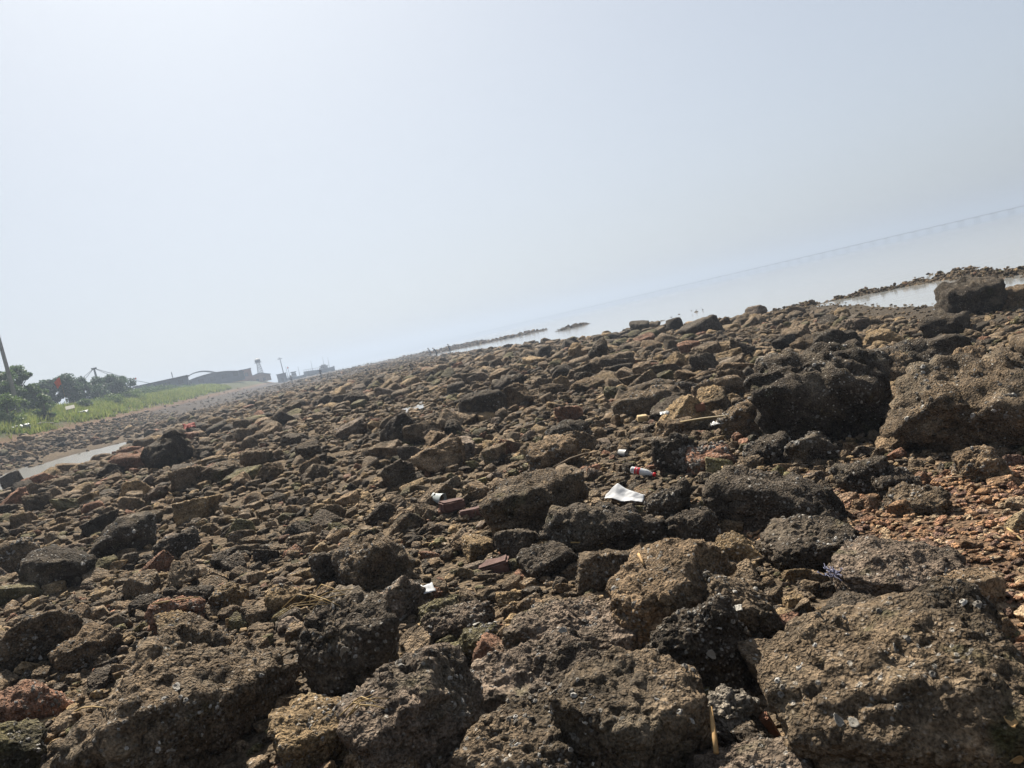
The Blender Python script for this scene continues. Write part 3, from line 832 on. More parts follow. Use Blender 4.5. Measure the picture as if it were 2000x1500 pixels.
leaf_mat('leaf_bright', (.07, .12, .03), (.12, .17, .05))
leaf_mat('grass_blade', (.10, .16, .03), (.24, .25, .07))

# ------------------------------------------------------------------ trees and growth on the bank
def foliage(rs_, W, H, base, n, leaf, clumps):
    cs = []
    for k in range(clumps):
        a = rs_.rand() * 6.28; u = rs_.rand(); zz = base + (H - base) * (.12 + .80 * u)
        rr = W * .5 * (1 - .75 * abs(u - .35) ** 1.3) * math.sqrt(rs_.rand()) * .9
        cs.append((rr * math.cos(a), rr * math.sin(a), zz, W * rs_.uniform(.08, .22)))
    cs.append((0, 0, H * .93, W * .16))
    V = np.zeros((n * 4, 3)); cs = np.array(cs)
    i = rs_.randint(0, len(cs), n)
    d = rs_.normal(size=(n, 3)); d /= np.linalg.norm(d, axis=1)[:, None]
    c = cs[i, :3] + d * (cs[i, 3] * rs_.uniform(.45, 1.08, n))[:, None] * np.array((1, 1, .75))
    a = rs_.normal(size=(n, 3)); a /= np.linalg.norm(a, axis=1)[:, None]
    b = np.cross(a, rs_.normal(size=(n, 3))); b /= np.linalg.norm(b, axis=1)[:, None]
    L_ = leaf * rs_.uniform(.6, 1.4, n)
    V[0::4] = c - a * L_[:, None]; V[1::4] = c + b * (L_ * .42)[:, None]; V[2::4] = c + a * L_[:, None]; V[3::4] = c - b * (L_ * .42)[:, None]
    F = np.arange(n * 4, dtype=np.int32).reshape(n, 4)
    return V, F, cs
def tree_at(name, label, group, px, dist, wpx, toppy, mat, seed, cat='tree', base=.22, leaf=.17, n=3600):
    p = at_dist(px, 790, dist); z0 = hz(p.x, p.y) - .1
    H = max(at_dist(px, toppy, dist).z - z0, .8); W = wpx / FPX * dist
    r_ = np.random.RandomState(seed)
    e = empty(name, (p.x, p.y, z0), r_.rand() * 6)
    V, F, cs = foliage(r_, W, H, H * base, n, leaf, 26)
    mesh_obj('crown', V, F, M[mat], e)
    mb = MB(); mb.tube([(0, 0, -.2), (.05, .02, H * .3), (0, 0.05, H * .55), (0, 0, H * .85)], [W * .035, W * .028, W * .02, W * .006], 7)
    for k in range(0, len(cs) - 1, 3):
        q = cs[k]; h0 = max(.1 * H, q[2] - .28 * H)
        mb.tube([(0, .02, h0), (q[0] * .55, q[1] * .55, (h0 + q[2]) * .5 + .05), tuple(q[:3])], [W * .016, W * .011, W * .004], 5)
    mb.build('trunk', M['bark'], e)
    tag(e, label, cat, group)
    return e
G_T = 'trees on the green bank'; G_S = 'shrubs on the green bank'
for k, (px_, d_, w_, top_, m_, lab) in enumerate([
    (8, 90, 70, 728, 'leaf_mid', 'green tree at the left edge in front of the tall pole'),
    (46, 94, 66, 713, 'leaf_mid', 'tallest bright green tree right of the tall pole'),
    (74, 100, 44, 752, 'leaf_mid', 'lower green tree at the right foot of the tallest tree'),
    (104, 124, 52, 742, 'leaf_dark', 'dark tree left of the orange flag'),
    (138, 122, 56, 731, 'leaf_dark', 'dark tree standing right behind the orange flag'),
    (170, 130, 52, 736, 'leaf_dark', 'dark tree below the left cables of the guyed mast'),
    (200, 136, 54, 736, 'leaf_dark', 'dark tree in front of the guyed mast'),
    (228, 142, 52, 731, 'leaf_dark', 'dark tree right of the guyed mast'),
    (252, 148, 46, 734, 'leaf_dark', 'last dark tree at the right end of the row')]):
    tree_at('broadleaf_tree', lab, G_T, px_, d_, w_, top_, m_, 40 + k, base=.06 if k > 2 else .12, leaf=.13 if k < 3 else .15, n=8000)
for k, (px_, d_, w_, top_, m_, lab) in enumerate([
    (84, 86, 34, 768, 'leaf_mid', 'round dark shrub below the orange flag on the grass'),
    (12, 80, 60, 770, 'leaf_bright', 'bright shrub at the left edge on the grassy bank'),
    (165, 108, 26, 780, 'leaf_mid', 'small shrub right of the cream board'),
    (215, 122, 60, 774, 'leaf_bright', 'low bright shrub below the last dark trees'),
    (258, 140, 56, 763, 'leaf_bright', 'wide bright shrub right of the tree row'),
    (290, 165, 52, 757, 'leaf_mid', 'green shrub in front of the left end of the dark shed'),
    (318, 180, 46, 754, 'leaf_mid', 'green shrub in front of the middle of the dark shed'),
    (343, 195, 38, 753, 'leaf_mid', 'green shrub at the right end of the dark shed'),
    (372, 215, 40, 754, 'leaf_mid', 'farthest shrub in front of the arched hall')]):
    tree_at('shrub', lab, G_S, px_, d_, w_, top_, m_, 70 + k, 'shrub', base=.02, leaf=.11, n=3200)
# grass on top of the bank
r_ = np.random.RandomState(3)
n = 90000
gy = r_.uniform(48, 205, n); gb = -np.abs(r_.normal(size=n)) * 9 + .6
gx = np.interp(gy, BK_Y, BK_X) + gb
gz = height(gx, gy)
ok = (gz > 3.1 + n2(gx, gy, .25, 6.) * 1.3) | (r_.rand(n) < .04)
gx, gy, gz = gx[ok], gy[ok], gz[ok]; n = len(gx)
hgt = r_.uniform(.25, .75, n) * (1 + n2(gx, gy, .2, 8.) * .8); w = .035 + .0006 * gy
an = r_.rand(n) * 6.28; lx = r_.normal(size=n) * .22; ly = r_.normal(size=n) * .22
V = np.zeros((n * 3, 3))
V[0::3] = np.stack([gx - np.cos(an) * w, gy - np.sin(an) * w, gz - .05], 1)
V[1::3] = np.stack([gx + np.cos(an) * w, gy + np.sin(an) * w, gz - .05], 1)
V[2::3] = np.stack([gx + lx, gy + ly, gz + hgt], 1)
o = mesh_obj('bank_grass', V, np.arange(n * 3, dtype=np.int32).reshape(n, 3), M['grass_blade']); tag(o, 'yellowish green grass covering the top of the bank', 'grass', kind='stuff')

# ------------------------------------------------------------------ poles, flag, mast
def stand(name, px, py, dist, label, cat, group=None, z=None):
    p = at_dist(px, py, dist); z = hz(p.x, p.y) if z is None else z
    e = empty(name, (p.x, p.y, z), -math.atan2(p.x, p.y)); tag(e, label, cat, group)
    return e, z
e, z0 = stand('utility_pole', 36, 800, 88, 'tall grey concrete pole at the left edge behind the trees', 'pole')
mb = MB().tube([(0, 0, -.5), (0, 0, 14.5)], [.2, .13], 12); mb.build('shaft', M['concrete'], e, True)
MB().box(-1.0, 1.0, -.06, .06, 13.6, 13.75).build('crossarm', M['steel'], e)
for x in (-.85, 0, .85): MB().tube([(x, 0, 13.75), (x, 0, 14.0)], .06, 6).build('insulator', M['ship_white'], e)
e, z0 = stand('flag_pole', 131, 790, 98, 'orange red flag hanging on a thin pole before the dark trees', 'flag')
ft = at_dist(127, 735, 98).z - z0
MB().tube([(0, 0, -.3), (0, 0, ft + .1)], [.035, .02], 6).build('pole', M['cane'], e)
V = []; F = []
for i in range(9):
    for j in range(7):
        u, v = i / 8, j / 6
        V.append((-.02 - u * .62 * (1 - .25 * v), .10 * math.sin(u * 7 + v * 2) * u, ft - v * .8 - u * .35 + .06 * math.sin(u * 5)))
F = [(i * 7 + j, i * 7 + j + 1, (i + 1) * 7 + j + 1, (i + 1) * 7 + j) for i in range(8) for j in range(6)]
f_ = mesh_obj('flag', V, F, M['red_flag'], e, True); md = f_.modifiers.new('t', 'SOLIDIFY'); md.thickness = .01
e, z0 = stand('guyed_mast', 205, 800, 178, 'pale slender mast held by cables above the dark trees', 'mast')
mt = at_dist(190, 717, 178).z - z0
MB().tube([(0, 0, -.3), (0, 0, mt)], [.38, .16], 8).build('mast', M['ship_white'], e)
MB().box(-.5, .5, -.3, .3, mt - .35, mt).build('mast_head', M['steel'], e)
for ax, ay in ((-14, 1), (-10, 6), (14, 2), (11, 7)):
    MB().tube([(0, 0, mt - .1), (ax * .5, ay * .5, mt * .5 - .6), (ax, ay, 0)], .05, 5).build('cable', M['steel'], e)
MB().tube([(7, 1, mt * .46), (7, 1, mt * .46 + .35)], .18, 6).build('marker', M['red_flag'], e)
e, z0 = stand('sign_board', 132, 778, 92, 'small cream board standing in the grass below the dark trees', 'board')
e.rotation_euler[0] = R(-50); e.location.z += .5
MB().box(-.42, .42, -.03, .03, .55, 1.1).build('panel', M['white_board'], e)
for x in (-.3, .3): MB().box(x - .03, x + .03, .032, .09, -.2, 1.05).build('post', M['bark'], e)
def crumple(name, p, wx, wy, amp, mat, seed, rz=0.0, tilt=(0, 0), nx=14, ny=10, thick=.002, label=None, cat=None, group=None, fold=0.0, outline=.12):
    r_ = np.random.RandomState(seed); V = []
    pts = []
    for i in range(nx):
        for j in range(ny):
            u, v = i / (nx - 1) - .5, j / (ny - 1) - .5
            pts.append((u, v))
    pts = np.array(pts); q = np.concatenate([pts * 3.2, np.full((len(pts), 1), seed * 1.7)], 1)
    z = amp * (fbm(q, 3, .55, True) - .5) + fold * np.abs(pts[:, 0] + pts[:, 1] * .4)
    ed = 1 + outline * perlin(q * 1.1 + 40) * 2.2
    V = np.stack([pts[:, 0] * wx * ed, pts[:, 1] * wy * ed, z], 1)
    F = np.array([(i * ny + j, (i + 1) * ny + j, (i + 1) * ny + j + 1, i * ny + j + 1) for i in range(nx - 1) for j in range(ny - 1)], np.int32)
    o = mesh_obj(name, V, F, mat); o.location = p; o.rotation_euler = (tilt[0], tilt[1], rz)
    md = o.modifiers.new('thickness', 'SOLIDIFY'); md.thickness = thick
    if label: tag(o, label, cat, group)
    return o
p = at_dist(155, 779, 95); crumple('tarpaulin', (p.x, p.y, hz(p.x, p.y) + .35), 1.0, .6, .25, M['pale_plastic'], 3, label='pale crumpled tarpaulin in the grass right of the cream board', cat='tarpaulin', thick=.02)
p = ground_at(42, 843); crumple('plastic_sheet', (p.x, p.y, p.z + .2), 1.3, .9, .35, M['pale_plastic'], 4, rz=.4, label='pale bluish plastic sheet lying below the red soil at the far left', cat='sheet', thick=.02)
def log(name, a, b, r, mat, label, cat, group=None, bend=.05, sides=8):
    a, b = Vector(a), Vector(b); m = (a + b) * .5 + Vector((0, 0, (b - a).length * bend))
    o = MB().tube([tuple(Vector((0, 0, 0))), tuple(m - a), tuple(b - a)], [r, r * .9, r * .6], sides).build(name, mat, None, True)
    o.location = a; tag(o, label, cat, group); return o
pa, pb = ground_at(62, 838), ground_at(105, 832)
log('driftwood_log', pa + Vector((0, 0, .12)), pb + Vector((0, 0, .25)), .16, M['driftwood'], 'black driftwood log below the red soil at the far left', 'log')

# ------------------------------------------------------------------ far buildings
def building(name, px, py, dist, wpx, dep, toppy, label, yaw=0):
    e, z0 = stand(name, px, py, dist, label, 'building')
    e.rotation_euler[2] += R(yaw); e.location.z = z0 - .4
    return e, at_dist(px, toppy, dist).z - (z0 - .4), wpx / FPX * dist / 2
e, H, w = building('low_shed', 316, 755, 222, 86, 6, 743, 'long low dark shed with a flat roof behind the shrubs', -6)
MB().box(-w, w, 0, 6, 0, H - .35).build('wall', M['wall_grey'], e)
rf = MB().box(-w - .4, w + .4, -.5, 6.4, H - .35, H).build('roof', M['dark_roof'], e)
MB().tube([(w * .45, 3, H), (w * .45, 3, H + 1.7)], .12, 6).build('vent_pipe', M['steel'], rf)
for k in range(4):
    x = -w * .75 + k * w * .5
    wd = MB().box(x - .6, x + .6, -.06, .0, H - 2.0, H - .9).build('window', M['glass_dark'], e)
    MB().box(x - .7, x + .7, -.12, -.062, H - 2.1, H - 2.0).build('sill', M['concrete'], wd)
e, H, w = building('arched_hall', 418, 755, 262, 112, 10, 729, 'wide grey hall with a shallow arched roof and bare ribs', 4)
def arch(n, w, h0, h1): return [(-w + 2 * w * k / n, h0 + (h1 - h0) * (1 - (2 * k / n - 1) ** 2)) for k in range(n + 1)]
ar_ = arch(20, w, H - 1.6, H)
MB().prism([(-w, 0)] + [(x, z) for x, z in ar_] + [(w, 0)], 0, 11).build('wall', M['wall_grey'], e)
rf = MB().prism([(x * 1.02, z + .02) for x, z in ar_] + [(x * 1.02, z + .25) for x, z in ar_[::-1]], -.5, 11.5).build('roof', M['dark_roof'], e)
for k in range(3):
    yy = 1.5 + 3.5 * k
    pts = [(x * .62 - w * .33, yy, z + 1.1 + .5 * (1 - ((x + 0) / w) ** 2)) for x, z in ar_]
    pts = [(-w * .97, yy, H - 1.4)] + pts + [(w * .32, yy, H - .1)]
    MB().tube(pts, .09, 5).build('roof_rib', M['steel'], e)
for k in range(5):
    x = -w * .7 + k * w * .36
    MB().box(x - .8, x + .8, -.05, -.003, 1.6, 3.0).build('window', M['glass_dark'], e)
MB().box(w * .86, w * .97, -.05, -.003, .2, 3.2).build('door', M['dark_roof'], e)
e, H, w = building('orange_house', 470, 752, 305, 48, 8, 724, 'boxy orange walled building behind the arched hall', 0)
MB().box(-w, w, 0, 8, 0, H).build('wall', M['wall_orange'], e); MB().box(-w - .2, w + .2, -.25, 8.2, H, H + .25).build('roof', M['dark_roof'], e)
for k in range(3):
    x = -w * .6 + k * w * .6
    MB().box(x - .6, x + .6, -.05, -.003, H - 2.6, H - 1.2).build('window', M['glass_dark'], e)
e, H, w = building('gabled_house', 507, 748, 318, 44, 8, 728, 'tan gabled house left of the lattice tower foot', 0)
MB().prism([(-w, 0), (w, 0), (w, H - 1.5), (w * .2, H - .2), (-w, H - 1.2)], 0, 8).build('wall', M['wall_tan'], e)
MB().prism([(-w - .3, H - 1.2), (w * .2, H - .17), (w + .3, H - 1.55), (w + .3, H - 1.3), (w * .2, H + .1), (-w - .3, H - .95)], -.4, 8.4).build('roof', M['wall_grey'], e)
for k in range(3):
    x = -w * .65 + k * w * .55
    MB().box(x - .5, x + .5, -.05, -.003, H - 3.4, H - 2.2).build('window', M['glass_dark'], e)
e, H, w = building('quay_hut', 551, 738, 330, 17, 3, 729, 'small grey hut at the foot of the far leaning pole', 0)
MB().box(-w, w, 0, 3, 0, H - .2).build('wall', M['wall_grey'], e); MB().box(-w - .2, w + .2, -.3, 3.2, H - .2, H).build('roof', M['dark_roof'], e)
MB().box(-.5, .5, -.05, -.003, .6, 2.2).build('door', M['glass_dark'], e)
# lattice tower
e, z0 = stand('lattice_tower', 513, 745, 340, 'tall lattice tower with a round head above the gabled house', 'tower')
H = at_dist(505, 699, 340).z - z0
for sx, sy in ((-1, -1), (1, -1), (1, 1), (-1, 1)):
    MB().tube([(sx * 1.5, sy * 1.5, -.3), (sx * .55, sy * .55, H - 2.0)], .13, 5).build('leg', M['steel'], e)
nl = 9
for k in range(nl):
    a0, a1 = 1.5 - .95 * k / nl, 1.5 - .95 * (k + 1) / nl; h0, h1 = (H - 2.0) * k / nl, (H - 2.0) * (k + 1) / nl
    mb = MB()
    c0 = [(-a0, -a0, h0), (a0, -a0, h0), (a0, a0, h0), (-a0, a0, h0)]; c1 = [(-a1, -a1, h1), (a1, -a1, h1), (a1, a1, h1), (-a1, a1, h1)]
    for i in range(4):
        mb.tube([c0[i], c1[(i + 1) % 4]], .07, 4); mb.tube([c1[i], c1[(i + 1) % 4]], .06, 4)
    mb.build('bracing', M['steel'], e)
hd_ = MB().lathe([(.6, H - 2.1), (1.5, H - 1.9), (1.5, H - 1.7), (1.1, H - 1.65), (1.1, H - .7), (1.3, H - .6), (.7, H - .15), (.1, H)], 14).build('head', M['ship_white'], e)
MB().lathe([(1.12, H - 1.5), (1.13, H - .9)], 14).build('head_glazing', M['glass_dark'], hd_)
e, z0 = stand('power_pole', 557, 742, 342, 'thin dark pole with a crossbar between the tower and the ships', 'pole')
H = at_dist(548, 698, 342).z - z0
MB().tube([(0, 0, -.3), (0, 0, H)], [.24, .14], 7).build('shaft', M['steel'], e)
MB().box(-1.0, 1.0, -.06, .06, H - .7, H - .5).build('crossbar', M['steel'], e)
MB().tube([(-.9, 0, H - .5), (-.2, 0, H + .1)], .06, 5).build('bracket', M['steel'], e)
e, z0 = stand('signal_mast', 568, 742, 344, 'short thin mast just left of the nearer moored ship', 'mast')
H = at_dist(562, 715, 344).z - z0
MB().tube([(0, 0, -.3), (0, 0, H)], [.16, .06], 6).build('shaft', M['steel'], e)
MB().lathe([(.05, H - 1.2), (.3, H - .9), (.3, H - .5), (.05, H - .3)], 8).build('lamp', M['red_flag'], e)
# ships
def ship(px, dist, lpx, toppy, label, big, tilt):
    p = at_dist(px, 740, dist)
    zk = at_dist(px, toppy, dist).z
    e = empty('fishing_ship', (p.x, p.y, 1.2), -math.atan2(p.x, p.y)); e.rotation_euler[1] = R(tilt)
    L_ = lpx / FPX * dist / 2; D_ = 2.3 if big else 1.5; top = zk - 1.2
    prof = [(-L_, .3, 1.0), (-L_ * .6, .0, 1.0), (0, -.1, .92), (L_ * .6, .0, 1.0), (L_ * .88, .2, 1.12), (L_, .7, 1.25)]
    wid = [.75, 1, 1, .85, .45, .03]
    V = []; F = []
    B_ = L_ * .26
    for (x, zb, zt), wd in zip(prof, wid):
        V += [(x, -B_ * wd, D_ * zt), (x, -B_ * wd * .75, D_ * .35 + zb), (x, 0, zb), (x, B_ * wd * .75, D_ * .35 + zb), (x, B_ * wd, D_ * zt)]
    for i in range(len(prof) - 1):
        for j in range(4): F.append((i * 5 + j, i * 5 + j + 1, i * 5 + j + 6, i * 5 + j + 5))
        F.append((i * 5 + 4, i * 5, i * 5 + 5, i * 5 + 9))
    F += [(4, 3, 2, 1, 0), (25, 26, 27, 28, 29)]
    mesh_obj('hull', V, F, M['ship_blue'], e)
    x0 = L_ * .05 if big else -L_ * .55
    ch = max(top - D_ - .3, 1.2)
    wh = MB().prism([(x0, D_ * .95), (x0 + L_ * .55, D_ * .95), (x0 + L_ * .5, D_ + ch * .6), (x0 + L_ * .05, D_ + ch * .6)], -B_ * .7, B_ * .7).build('wheelhouse', M['ship_white'], e)
    MB().box(x0 - .1, x0 + L_ * .58, -B_ * .8, B_ * .8, D_ + ch * .6, D_ + ch * .72).build('wheelhouse_roof', M['dark_roof'], e)
    for k in range(4):
        xx = x0 + L_ * (.10 + .11 * k)
        MB().box(xx, xx + L_ * .07, -B_ * .72, -B_ * .703, D_ + ch * .2, D_ + ch * .45).build('window', M['glass_dark'], wh)
    if big:
        MB().box(x0 + L_ * .12, x0 + L_ * .42, -B_ * .45, B_ * .45, D_ + ch * .72, D_ + ch).build('upper_bridge', M['ship_white'], e)
    for (xm, hm) in (((x0 + L_ * .3, 4.2), (x0 + L_ * .62, 3.6), (-L_ * .42, 3.4)) if big else ((-L_ * .9, 3.0), (L_ * .3, 2.0))):
        MB().tube([(xm, 0, D_ * .9), (xm, 0, (D_ + ch * .72) + hm)], [.12, .05], 5).build('mast', M['steel'], e)
    for s in (-1, 1):
        mb = MB(); mb.tube([(-L_ * .95, s * B_ * .85, D_ + .8), (x0, s * B_ * .95, D_ + .75)], .05, 4)
        for k in range(8):
            xx = -L_ * .95 + (x0 + L_ * .95) * k / 7; mb.tube([(xx, s * B_ * .88, D_ * .95), (xx, s * B_ * .88, D_ + .8)], .04, 4)
        mb.build('railing', M['steel'], e)
    tag(e, label, 'ship', 'ships lying at the far quay')
ship(581, 362, 36, 719, 'smaller grey blue ship with a low deckhouse at the far quay', False, 2)
ship(627, 368, 58, 711, 'larger grey blue ship with a tall wheelhouse and masts at the far quay', True, 4)
# ------------------------------------------------------------------ bridge over the sea
A_, B_ = Vector((654, 934, 0)), Vector((31, 1860, 0)); dv = (B_ - A_).normalized()
start = A_ - dv * 160; Lb = 1900
e = empty('sea_bridge', (start.x, start.y, SEA), math.atan2(dv.y, dv.x)); tag(e, 'long low sea bridge on paired piers, faint in the haze', 'bridge')
MB().box(0, Lb, -4, 4, 7.4, 7.9).build('deck', M['bridge_concrete'], e)
MB().box(0, Lb, 4.002, 4.2, 7.6, 8.7).build('parapet', M['bridge_concrete'], e); MB().box(0, Lb, -4.2, -4.002, 7.6, 8.7).build('parapet', M['bridge_concrete'], e)
pm = None
for k in range(int(Lb / 20)):
    mb_o = None
    if pm is None:
        mb = MB()
        for yy in (-2.6, 2.6): mb.box(-2.3, -1.8, yy - .3, yy + .3, -3, 6.8); mb.box(1.8, 2.3, yy - .3, yy + .3, -3, 6.8)
        mb.box(-2.9, 2.9, -3.6, 3.6, 6.803, 7.397)
        q = mb.build('pier', M['bridge_concrete'], e); pm = q.data
    else:
        q = bpy.data.objects.new('pier', pm); C.objects.link(q); q.parent = e
    q.location = (15 + 20 * k, 0, 0)

# ------------------------------------------------------------------ people far along the shore
def person(px, dist, label, pose, shirt, trousers, face=0.0):
    p = at_dist(px, 690 + (877 - px) * .22, dist); z0 = max(hz(p.x, p.y), SEA - .06)
    b = {'stand': dict(lean=.04, knee=.02, arm=.12), 'look': dict(lean=.16, knee=.03, arm=.2), 'bend': dict(lean=.62, knee=.06, arm=.45), 'stoop': dict(lean=.35, knee=.04, arm=.3)}[pose]
    ln = b['lean']; hip = Vector((0, 0, .92)); up = Vector((math.sin(ln), 0, math.cos(ln)))
    ch = hip + up * .42; nk = hip + up * .58; up2 = Vector((math.sin(ln * 1.35 + .1), 0, math.cos(ln * 1.35 + .1)))
    hb = nk + up2 * .10; ht = nk + up2 * .24
    J = [hip, hip + up * .2, ch, nk, hb, ht]; Rd = [.15, .135, .165, .065, .10, .075]; E = [(0, 1), (1, 2), (2, 3), (3, 4), (4, 5)]
    K = [1, 1, 1, 3, 3, 3]
    for s in (-1, 1):
        i = len(J)
        J += [hip + Vector((0, s * .10, -.06)), Vector((b['knee'] + .05 * s, s * .12, .48)), Vector((.04 * s, s * .13, .08)), Vector((.04 * s + .16, s * .14, .04))]
        Rd += [.095, .065, .05, .04]; E += [(0, i), (i, i + 1), (i + 1, i + 2), (i + 2, i + 3)]; K += [2, 2, 2, 4]
        i = len(J); sh = ch + Vector((0, s * .20, 0)) + up * .08
        el = sh + Vector((b['arm'] * .25, s * .07, -.28)); ha = el + Vector((b['arm'] * .8, -s * .02, -.24)); fg = ha + Vector((.03, 0, -.10))
        J += [sh, el, ha, fg]; Rd += [.06, .048, .036, .03]; E += [(2, i), (i, i + 1), (i + 1, i + 2), (i + 2, i + 3)]; K += [1, 1, 3, 3]
    me = bpy.data.meshes.new('person'); me.from_pydata([tuple(j) for j in J], E, [])
    ob = bpy.data.objects.new('skeleton', me); C.objects.link(ob)
    sk = ob.modifiers.new('s', 'SKIN')
    for v, r in zip(me.skin_vertices[0].data, Rd): v.radius = (r, r)
    me.skin_vertices[0].data[0].use_root = True
    sb = ob.modifiers.new('u', 'SUBSURF'); sb.levels = 2; sb.render_levels = 2
    dg = bpy.context.evaluated_depsgraph_get()
    m2 = bpy.data.meshes.new_from_object(ob.evaluated_get(dg)); bpy.data.objects.remove(ob)
    m2.materials.clear()
    for m in (shirt, trousers, 'skin', 'hair'): m2.materials.append(M[m])
    JJ = np.array([tuple(j) for j in J])
    for f in m2.polygons:
        k = K[int(np.argmin(((JJ - np.array(f.center)) ** 2).sum(1)))]
        f.material_index = {1: 0, 2: 1, 3: 2, 4: 3}[k]; f.use_smooth = True
    e = bpy.data.objects.new('person', m2); C.objects.link(e)
    e.location = (p.x, p.y, z0 - .02); e.rotation_euler = (0, 0, -math.atan2(p.x, p.y) + math.pi + face)
    hv, hf = ico(2); hv = hv * np.array((.115, .10, .09)) + np.array(tuple(ht - up2 * .03 - Vector((.02, 0, 0))))
    mesh_obj('hair', hv, hf, M['hair'], e, True)
    tag(e, label, 'person', 'people on the far shore')
person(880, 127, 'tall person in dark clothes looking down by the water, rightmost of three', 'look', 'cloth_dark', 'cloth_navy', .2)
person(854, 133, 'person in dark clothes bending over on the wet sand, middle of three', 'bend', 'cloth_dark', 'cloth_dark', .1)
person(843, 131, 'person in pale clothes stooping on the wet sand, leftmost of three', 'stoop', 'cloth_pale', 'cloth_grey', .1)
person(630, 165, 'person in dark clothes walking alone below the larger ship', 'stand', 'cloth_navy', 'cloth_dark', 1.2)
person(573, 170, 'person in a pale shirt and dark trousers below the smaller ship', 'stand', 'cloth_pale', 'cloth_dark', -1.2)

# ------------------------------------------------------------------ litter and small finds lying on the rocks
bpy.context.view_layer.update()
DG = bpy.context.evaluated_depsgraph_get()
def surf(px, py):
    ok, loc, nrm, idx, ob, mw = scene.ray_cast(DG, EYE, ray(px, py))
    return (loc, nrm) if ok else (ground_at(px, py), Vector((0, 0, 1)))
ROWS = {}
# bottle: body, printed label, cap
loc, nrm = surf(1257, 932)
dist = (loc - EYE).length; s = 50 / FPX * dist / .23
a = (surf(1270, 938)[0] - loc); ax = (RIGHT * .75 - UP * .3 - FWD * .35); ax.z = -.25; ax.normalize()
e = empty('plastic_bottle', loc + Vector((0, 0, .05))); e.rotation_euler = ax.to_track_quat('X', 'Z').to_euler()
tag(e, 'clear plastic bottle with a red cap and red label lying among rocks', 'bottle')
MB().lathe([(.006, -.105), (.026, -.105), (.031, -.098), (.029, -.085), (.031, -.075), (.031, .03), (.029, .045), (.020, .072), (.0125, .085), (.0125, .097), (.003, .098)], 24, 'x').build('body', M['bottle'], e, True)
MB().lathe([(.0314, -.070), (.0320, -.068), (.0320, -.022), (.0314, -.020)], 24, 'x').build('label_wrap', M['red_label'], e, True)
MB().lathe([(.0322, -.052), (.0326, -.051), (.0326, -.047), (.0322, -.046)], 24, 'x').build('label_band', M['white_plastic'], e, True)
MB().lathe([(.004, .098), (.0165, .098), (.0175, .101), (.0175, .118), (.016, .121), (.002, .121)], 24, 'x').build('cap', M['red_plastic'], e, True)
e.scale = (s, s, s)
def scrap(px, py, wpx, hpx, mat, seed, label, name='scrap', cat='litter', amp=.25, yaw=0.0, fold=0.0, tx=.35, res=(9, 7)):
    loc, nrm = surf(px, py); d = (loc - EYE).length; w = wpx / FPX * d; h = hpx / FPX * d * 1.5
    return crumple(name, loc + Vector((0, 0, .02 + w * (.22 if w > .25 else .06))), w, h, w * amp, M[mat], seed, rz=-math.atan2(loc.x, loc.y) + yaw, tilt=(tx, 0), label=label, cat=cat, group='litter between the rocks', fold=fold * w, nx=res[0], ny=res[1])
loc, nrm = surf(1222, 980)
w = 84 / FPX * (loc - EYE).length; V = []; NX, NY = 33, 15
cx_ = [-.5, -.24, -.02, .24, .5]; sh_ = [.02, .10, .0, -.10, -.16]; wd_ = [.22, .95, .80, .55, .42]; zz_ = [.02, .07, .0, .05, .01]
for i in range(NX):
    u = i / (NX - 1) - .5; s_k, w_k, z_k = np.interp(u, cx_, sh_), np.interp(u, cx_, wd_), np.interp(u, cx_, zz_)
    for j in range(NY):
        v = j / (NY - 1) - .5
        V.append((u, s_k + v * w_k * .52, z_k + .10 * abs(v + .1) * w_k))
V = np.array(V); V[:, 2] += .035 * np.abs(perlin(V * np.array((5, 6, 1)) + 3.3)) + .02 * np.abs(perlin(V * np.array((11, 9, 1)) + 8.1))
F = np.array([(i * NY + j, (i + 1) * NY + j, (i + 1) * NY + j + 1, i * NY + j + 1) for i in range(NX - 1) for j in range(NY - 1)], np.int32)
o = mesh_obj('paper_sheet', V * w, F, M['white_paper']); o.location = loc + Vector((0, 0, .05)) - FWD * .05; o.rotation_euler = (.42, 0, -math.atan2(loc.x, loc.y) - .45)
md = o.modifiers.new('thickness', 'SOLIDIFY'); md.thickness = .0015
tag(o, 'creased white paper sheet draped over the rocks below the bottle', 'paper', 'litter between the rocks')
scrap(836, 1160, 28, 20, 'white_paper', 12, 'small ribbed white cloth scrap above the olive green rock', 'cloth_scrap', 'cloth', .22, .2)
scrap(1300, 812, 18, 7, 'white_plastic', 13, 'flat white plastic scrap behind the yellowish foam piece', 'plastic_scrap', 'plastic', .2)
scrap(1402, 833, 24, 7, 'white_plastic', 14, 'thin white plastic strip at the right end of the bamboo cane', 'plastic_strip', 'plastic', .15)
scrap(1445, 1197, 12, 10, 'oyster', 15, 'tiny pinkish scrap on the pale topped boulder', 'pink_scrap', 'litter', .2)
scrap(372, 841, 20, 12, 'red_cloth', 16, 'dark red rag caught between rocks near the tide pool', 'red_rag', 'cloth', .3)
